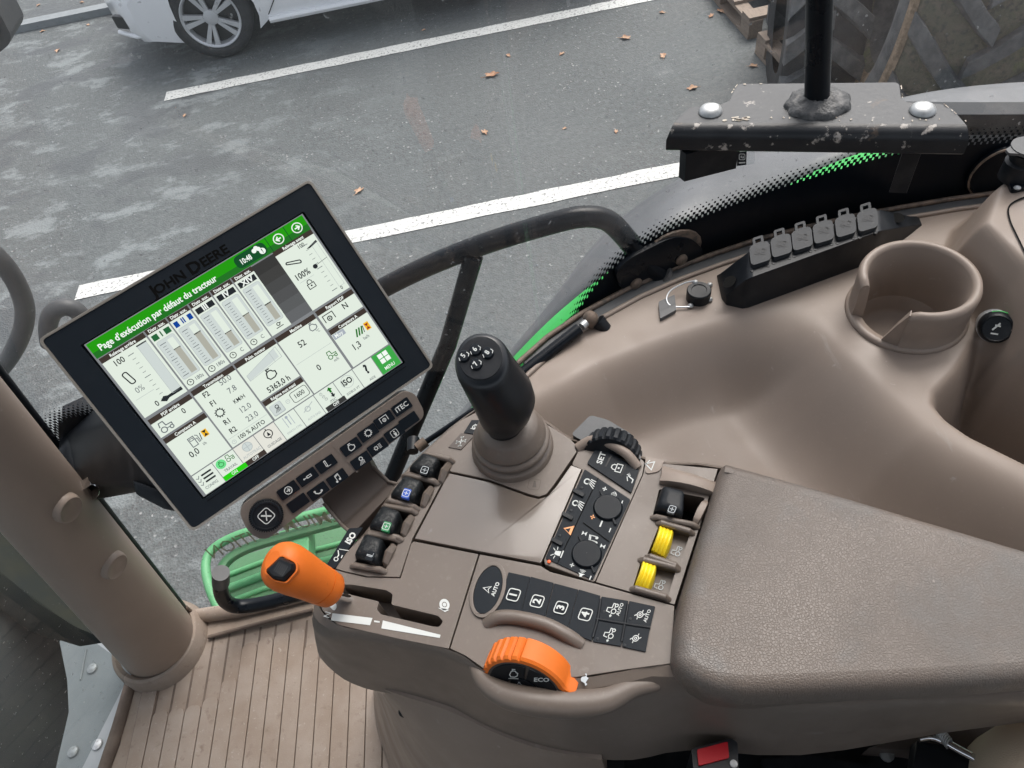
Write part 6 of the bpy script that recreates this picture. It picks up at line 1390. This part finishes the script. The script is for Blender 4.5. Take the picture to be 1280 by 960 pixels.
for cx in (0, LWB): 
    for sgn in (-1, 1):
        yo = yc+sgn*(W2-.12); c = Vector((WX+cx, yo, RT)); ax = Vector((0, sgn, 0))
        w_ = thing('wheel', None, None, c) ; w_.pop('label', None); w_.pop('category', None)
        w_.parent = car; w_.location = c-car.location
        t = MB().lathe(c, ax, [(.215, -.09), (.27, -.10), (.305, -.09), (RT, -.07), (RT+.001, 0), (RT, .07), (.305, .09), (.275, .105), (.235, .100), (.222, .09)], 0, 56).build('tyre', 'tyre', w_)
        b = MB().lathe(c, ax, [(.224, .088), (.226, .098), (.218, .100), (.205, .088), (.20, .03), (.20, -.08)], 0, 48)
        ref_ = Vector((1, 0, 0)); g_ = ax.cross(ref_)
        for k in range(5):
            a = 2*math.pi*k/5+.62
            for da_ in (-.17, .17):
                e0 = ref_*math.cos(a+da_*1.1)+g_*math.sin(a+da_*1.1); e1 = ref_*math.cos(a+da_)+g_*math.sin(a+da_)
                p0_, p1_ = c+e0*.045+ax*.078, c+e1*.212+ax*.09; sd_ = ax.cross((p1_-p0_).normalized())
                b.loft([[p0_-sd_*.012, p0_+sd_*.012, p0_+sd_*.012-ax*.03, p0_-sd_*.012-ax*.03], [p1_-sd_*.021, p1_+sd_*.021, p1_+sd_*.021-ax*.03, p1_-sd_*.021-ax*.03]])
        b.lathe(c, ax, [(.058, .06), (.056, .082), (.03, .088), (.0001, .089)], 0, 24); b.build('rim', 'alloy', w_, .003)
        MB().lathe(c, ax, [(.0001, .035), (.20, .035)], 0, 32).build('brake_disc', 'car_black', w_)
# ------------------------------------------------------------------ rear fender of the tractor
fe = thing('rear_fender', 'grey black rear fender of the tractor with a bright green inner edge', 'fender', Vector((.4, .85, 1.3)))
YO, YG, YI = .90, .755, .70
def crv(pts, y): return [ony(p.x, p.y, y) for p in spline([(a, c, 0) for a, c in pts], 5)]
fo = crv([(560, 540), (600, 492), (650, 432), (700, 366), (750, 302), (800, 258), (850, 226), (910, 196), (980, 168), (1060, 146), (1126, 124), (1200, 110), (1290, 102), (1400, 100), (1600, 112), (1800, 140)], YO)
fg = crv([(575, 530), (605, 490), (639, 450), (685, 403), (727, 367), (770, 334), (820, 300), (880, 282), (950, 251), (1035, 208), (1129, 177), (1210, 163), (1300, 152), (1420, 147), (1620, 158), (1820, 186)], YG)
fi = crv([(585, 545), (615, 505), (650, 465), (698, 418), (740, 382), (783, 350), (832, 317), (890, 296), (958, 266), (1043, 226), (1137, 196), (1216, 180), (1308, 168), (1428, 162), (1628, 172), (1828, 200)], YI)
rows = []
for o_, g_ in zip(fo, fg):
    d_ = Vector((0, 0, 1)); rows.append([o_+Vector((0, .03, -.16)), o_+Vector((0, .028, -.04)), o_+Vector((0, .014, -.008)), o_, o_*.8+g_*.2+d_*.012, o_*.5+g_*.5+d_*.018, o_*.2+g_*.8+d_*.010, g_])
ob = MB().loft(rows, closed=False).build('fender_shell', 'fender_black', fe, sharp=50); md = ob.modifiers.new('wall', 'SOLIDIFY'); md.thickness = .006; md.offset = -1
rows = [[g_+Vector((0, 0, -.001)), g_+Vector((0, -.004, .006)), i_+Vector((0, .01, .002)), i_+Vector((0, 0, -.01)), i_+Vector((0, 0, -.25))] for g_, i_ in zip(fg, fi)]
ob = MB().loft(rows, closed=False).build('fender_flange', 'green_paint', fe, sharp=50); md = ob.modifiers.new('wall', 'SOLIDIFY'); md.thickness = .005; md.offset = -1
for off, nm, m_ in ((.10, 'fender_trim', 'black_plastic'), (.0, 'fender_trim', 'fender_black')):
    a_ = [ony(x, y+(0 if off else 14), .70) for x, y in ((1128, 142), (1180, 143), (1240, 143), (1400, 142), (1700, 140))]
    MB().loft([[p, p+Vector((0, .03, 0)), p+Vector((0, .03, -.03)), p+Vector((0, 0, -.03))] for p in a_]).build(nm, m_, fe, .002)
# rear tyre under the fender
rt = thing('rear_tyre', 'tractor rear tyre below the grey fender', 'tyre', Vector((.75, .95, 0)))
MB().lathe((.75, 1.02, .80), (0, 1, 0), [(.45, -.20), (.66, -.22), (.74, -.2), (.77, -.1), (.77, -.02), (.74, .02), (.60, .02), (.45, .0)], 0, 64).build('tyre_body', 'tyre', rt)
# ------------------------------------------------------------------ green step unit, black handle below the window
stp = thing('step_unit', 'green ribbed steps outside the lower window', 'steps', Vector((-.4, .85, .8)))
YS = .74; GY = ymap(YS)
out_ = [(262, 700), (272, 688), (300, 675), (350, 660), (400, 648), (470, 630), (470, 720), (430, 745), (380, 765), (290, 775), (272, 750), (262, 724)]
ZS_ = 1.12; GS = zmap(ZS_)
rimp = spline([(282, 772, 0), (268, 742, 0), (262, 712, 0), (270, 692, 0), (296, 676, 0), (340, 662, 0), (400, 646, 0), (480, 626, 0)], 6)
MB().tube([GS(p.x, p.y, .02) for p in rimp], .0105, 0, 12).build('step_rail', 'step_green', stp)
MB().tube([GS(p.x+9, p.y+5, -.02) for p in rimp[8:]], .018, 0, 12, .7).build('step_flange', 'dark_green', stp)
MB().slab(zmap(ZS_-.12), [(270, 722), (300, 695), (370, 672), (480, 640), (520, 660), (520, 770), (270, 790)], -.03, 0).build('step_tread', 'dark_green', stp, .004)
for k in range(6):
    y0 = 700+k*17; f = zmap(ZS_-.118)
    MB().tube([f(272, y0+24), f(330, y0+2), f(400, y0-14), f(500, y0-40)], .011 if k % 2 else .007, 0, 10).build('tread_rib', 'step_green', stp)
f = zmap(ZS_-.02); MB().slab(f, [(348, 664), (386, 655), (386, 705), (352, 722)], -.05, 0).build('step_bracket', 'step_green', stp, .004)
hd = thing('lower_grab_bar', 'black bent tube handle with a grey end cap at the foot of the window', 'handle', ony(300, 750, .60))
YH = .585; hpz = [ony(x, y, YH) for x, y in ((276, 722), (276, 738), (283, 752), (300, 758), (335, 753), (380, 741), (430, 728), (490, 712))]
MB().tube(spline(hpz, 7), .0128, 0, 18).build('handle_tube', 'black_steel', hd)
MB().tube([ony(276, 716, YH), ony(276, 729, YH)], .0142, 0, 18).build('handle_cap', 'trim_grey', hd)
# ------------------------------------------------------------------ outside mirror arm and tubes at left
ma = thing('mirror_arm', 'curved grey tube arm of the outside mirror at the left edge', 'mirror arm', ony(20, 400, .95))
MB().tube(spline([ony(x, y, .95) for x, y in ((-60, 290), (-15, 312), (12, 340), (28, 372), (31, 398), (24, 424), (8, 452), (-20, 485))], 7), .0145, 0, 16).build('arm_tube', 'trim_grey', ma)
m2 = thing('outside_grab_bar', 'short grey bent tube behind the upper left monitor corner', 'handle', ony(85, 400, .9))
MB().tube(spline([ony(x, y, .9) for x, y in ((62, 430), (60, 408), (66, 391), (80, 384), (95, 388), (108, 402))], 7), .0135, 0, 16).build('handle_tube', 'trim_grey', m2)
mr = thing('outside_mirror', 'dark outside mirror housing cut by the left edge', 'mirror', ony(-20, 40, 1.0))
q = rpoly([(-90, -40), (-18, -10), (0, 18), (14, 45), (12, 55), (0, 66), (-30, 80), (-90, 90)], 9); MB().slab(ymap(1.0), q, -.06, .0).build('mirror_housing', 'trim_grey', mr, .012, 3)
MB().slab(ymap(1.0), [(x*.8-12, 20+(y-20)*.8) for x, y in q], 0, .004).build('mirror_glass', 'car_glass', mr, .001)
# ------------------------------------------------------------------ pallets and spare tyres
def pallet(label, loc, rot, first=None):
    t = thing('wooden_pallet', label, 'pallet', Vector((0, 0, 0)), 'wooden pallets under the spare tyres')
    L_, D_ = .6, .4
    for k in range(5): MB().box((-.53+k*.265, 0, .133), (.062, 0, 0), (0, D_, 0), (0, 0, .011)).build('deck_board', 'wood', t, .003)
    for y in (-D_+.05, 0, D_-.05):
        MB().box((0, y, .111), (L_, 0, 0), (0, .048, 0), (0, 0, .0105)).build('stringer', 'wood', t, .002)
        for x in (-L_+.07, 0, L_-.07): MB().box((x, y, .060), (.07, 0, 0), (0, .048, 0), (0, 0, .039)).build('block', 'wood', t, .002)
        MB().box((0, y, .0105), (L_, 0, 0), (0, .05, 0), (0, 0, .0105)).build('bottom_board', 'wood', t, .002)
    t.location = loc; t.rotation_euler = (0, 0, rot); return t
pa = onz(968, 100, 0); pbb = onz(936, 50, 0)
dirp = (onz(903, 12, 0)-onz(934, 48, 0)); ang = math.atan2(dirp.y, dirp.x)
def place(corner_px, z=0):
    c = onz(*corner_px, 0); u_ = Vector((math.cos(ang), math.sin(ang), 0)); v_ = Vector((u_.y, -u_.x, 0))
    if v_.x < 0: v_ = -v_
    return c+u_*.6+v_*.4
p1 = pallet('weathered wooden pallet carrying the far spare tyre', place((934, 50)), ang)
u_ = Vector((math.cos(ang), math.sin(ang), 0)); v_ = Vector((u_.y, -u_.x, 0)); v_ = v_ if v_.x > 0 else -v_
p2 = copy_thing(p1, onz(943, 66, 0)-u_*.6+v_*.4, (0, 0, ang), label='weathered wooden pallet nearer the steel plate under the chunky tyre')
def lug_tyre(t, c, ax, R_, W_, nl, lug, mat='tyre_dusty', body='tyre', mid=.35, width=.055):
    ax = Vector(ax).normalized(); c = Vector(c)
    MB().lathe(c, ax, [(R_*.55, -W_*.46), (R_*.72, -W_*.52), (R_*.85, -W_*.5), (R_*.91, -W_*.42), (R_*.92, -W_*.2), (R_*.92, W_*.2), (R_*.91, W_*.42), (R_*.85, W_*.5), (R_*.72, W_*.52), (R_*.55, W_*.46)], 0, 64).build('tyre_body', body, t)
    e = ax.orthogonal().normalized(); g = ax.cross(e)
    def P(a, w, r): return c+ax*w+(e*math.cos(a)+g*math.sin(a))*r
    for k in range(nl):
        for sg in (-1, 1):
            a0 = 2*math.pi*(k+(.5 if sg > 0 else 0))/nl; b = MB(); rr = []
            for s_ in (0, .25, .5, .75, 1):
                w = sg*W_*(-.04+.55*s_); a = a0+mid*s_**1.2; h = R_*(1.0 if s_ < .9 else .985); base_ = R_*.90 if s_ < .9 else R_*.84; hw = width*(1+.25*s_)/R_
                rr.append([P(a-hw, w, base_), P(a-hw*.75, w, h), P(a+hw*.75, w, h), P(a+hw, w, base_)])
            b.loft(rr); b.build('tread_lug', mat, t, .006)
tc = onz(1006, 96, 0)
tcc = CAM+ray(1018, 25)*4.3
t1 = thing('spare_tyre', 'chunky black block tread tyre standing behind the black post', 'tyre', Vector((tcc.x, tcc.y, .15)), 'spare tyres standing outside')
lug_tyre(t1, tcc, (.95, -.30, 0), .52, .42, 13, .02, 'tyre_dusty', 'tyre', .34, .060)
t3 = thing('spare_tyre', 'dark tyre lying on the far pallet', 'tyre', p1.location+Vector((.1, .05, .145)), 'spare tyres standing outside')
MB().lathe(p1.location+Vector((.28, .10, .30)), (0, 0, 1), [(.24, -.13), (.40, -.155), (.47, -.12), (.485, 0), (.47, .12), (.40, .155), (.24, .13)], 0, 56).build('tyre_body', 'tyre', t3)
# large muddy tractor wheel
bc = onz(1175, 118, 0)
tw = thing('spare_wheel', 'large muddy tractor wheel with mossy hollow leaning outside the window', 'wheel', Vector((bc.x+.3, bc.y+.3, 0)))
wc = CAM+ray(1172, -15)*3.9; wax = Vector((-.90, .30, .10)).normalized(); RW, WW = .86, .60
b = MB().lathe(wc, wax, [(.40, .20), (.52, .30), (.62, .335), (.74, .315), (.80, .26), (.815, .10), (.815, -.24), (.74, -.31), (.5, -.3)], 0, 72); b.build('tyre_body', 'moss', tw, sharp=50)
MB().lathe(wc, wax, [(.55, .318), (.575, .345), (.62, .352), (.665, .345), (.69, .325)], 0, 72).build('sidewall_ring', 'tyre_dusty', tw)
MB().lathe(wc, wax, [(.70, .325), (.715, .340), (.745, .330), (.755, .308)], 0, 72).build('muddy_band', 'mud', tw)
MB().lathe(wc, wax, [(.44, .24), (.46, .285), (.50, .305), (.525, .305)], 0, 72).build('muddy_band', 'mud', tw)
MB().lathe(wc, wax, [(.41, .20), (.36, .10), (.25, .06), (.0001, .05)], 0, 48).build('wheel_dish', 'tyre_dusty', tw)
e_ = wax.orthogonal().normalized(); g_ = wax.cross(e_)
def PT(a, w, r): return wc+wax*w+(e_*math.cos(a)+g_*math.sin(a))*r
for k in range(17):
    for sg in (-1, 1):
        a0 = 2*math.pi*(k+(.5 if sg > 0 else 0))/17; b = MB(); rr = []
        for s_ in (0, .25, .5, .75, .92, 1.08):
            w = sg*WW*(-.06+.54*s_); a = a0+.36*s_**1.15; top_r = RW if s_ < 1 else .76; base_ = .78 if s_ < .9 else .70; hw = (.052+.016*s_)/RW
            rr.append([PT(a-hw*1.15, w, base_), PT(a-hw*.8, w, top_r), PT(a+hw*.8, w, top_r), PT(a+hw*1.15, w, base_)])
        b.loft(rr); b.build('tread_lug', 'tyre_dusty', tw, .008)
# ------------------------------------------------------------------ daylight
w = bpy.data.worlds.new('World'); sc.world = w; w.use_nodes = True
nt = w.node_tree; bg = nt.nodes['Background']; sky = nt.nodes.new('ShaderNodeTexSky'); sky.sky_type = 'NISHITA'; sky.sun_disc = False
SE, SA = rad(58), rad(35)
sky.sun_elevation = SE; sky.sun_rotation = SA; sky.air_density = 1.0; sky.dust_density = 4.0; sky.ozone_density = .6
hs_ = nt.nodes.new('ShaderNodeHueSaturation'); hs_.inputs['Saturation'].default_value = .35
nt.links.new(sky.outputs[0], hs_.inputs['Color']); nt.links.new(hs_.outputs[0], bg.inputs[0]); bg.inputs[1].default_value = .15
sd = bpy.data.lights.new('sun', 'SUN'); sd.energy = 1.2; sd.angle = rad(40); sd.color = (1, .95, .88); so_ = bpy.data.objects.new('sun', sd); COL.objects.link(so_)
sdir = Vector((math.sin(SA)*math.cos(SE), math.cos(SA)*math.cos(SE), math.sin(SE)))
so_.rotation_euler = (-sdir).to_track_quat('-Z', 'Y').to_euler(); so_.location = (2, 6, 12)
sc.view_settings.view_transform = 'Standard'; sc.view_settings.look = 'None'; sc.view_settings.gamma = 1; sc.view_settings.exposure = 0.88
sc.view_settings.use_curve_mapping = False
sc.render.engine = 'CYCLES'
cy = sc.cycles; cy.use_denoising = True; cy.max_bounces = 8; cy.transparent_max_bounces = 12; cy.use_adaptive_sampling = True; cy.adaptive_threshold = .02
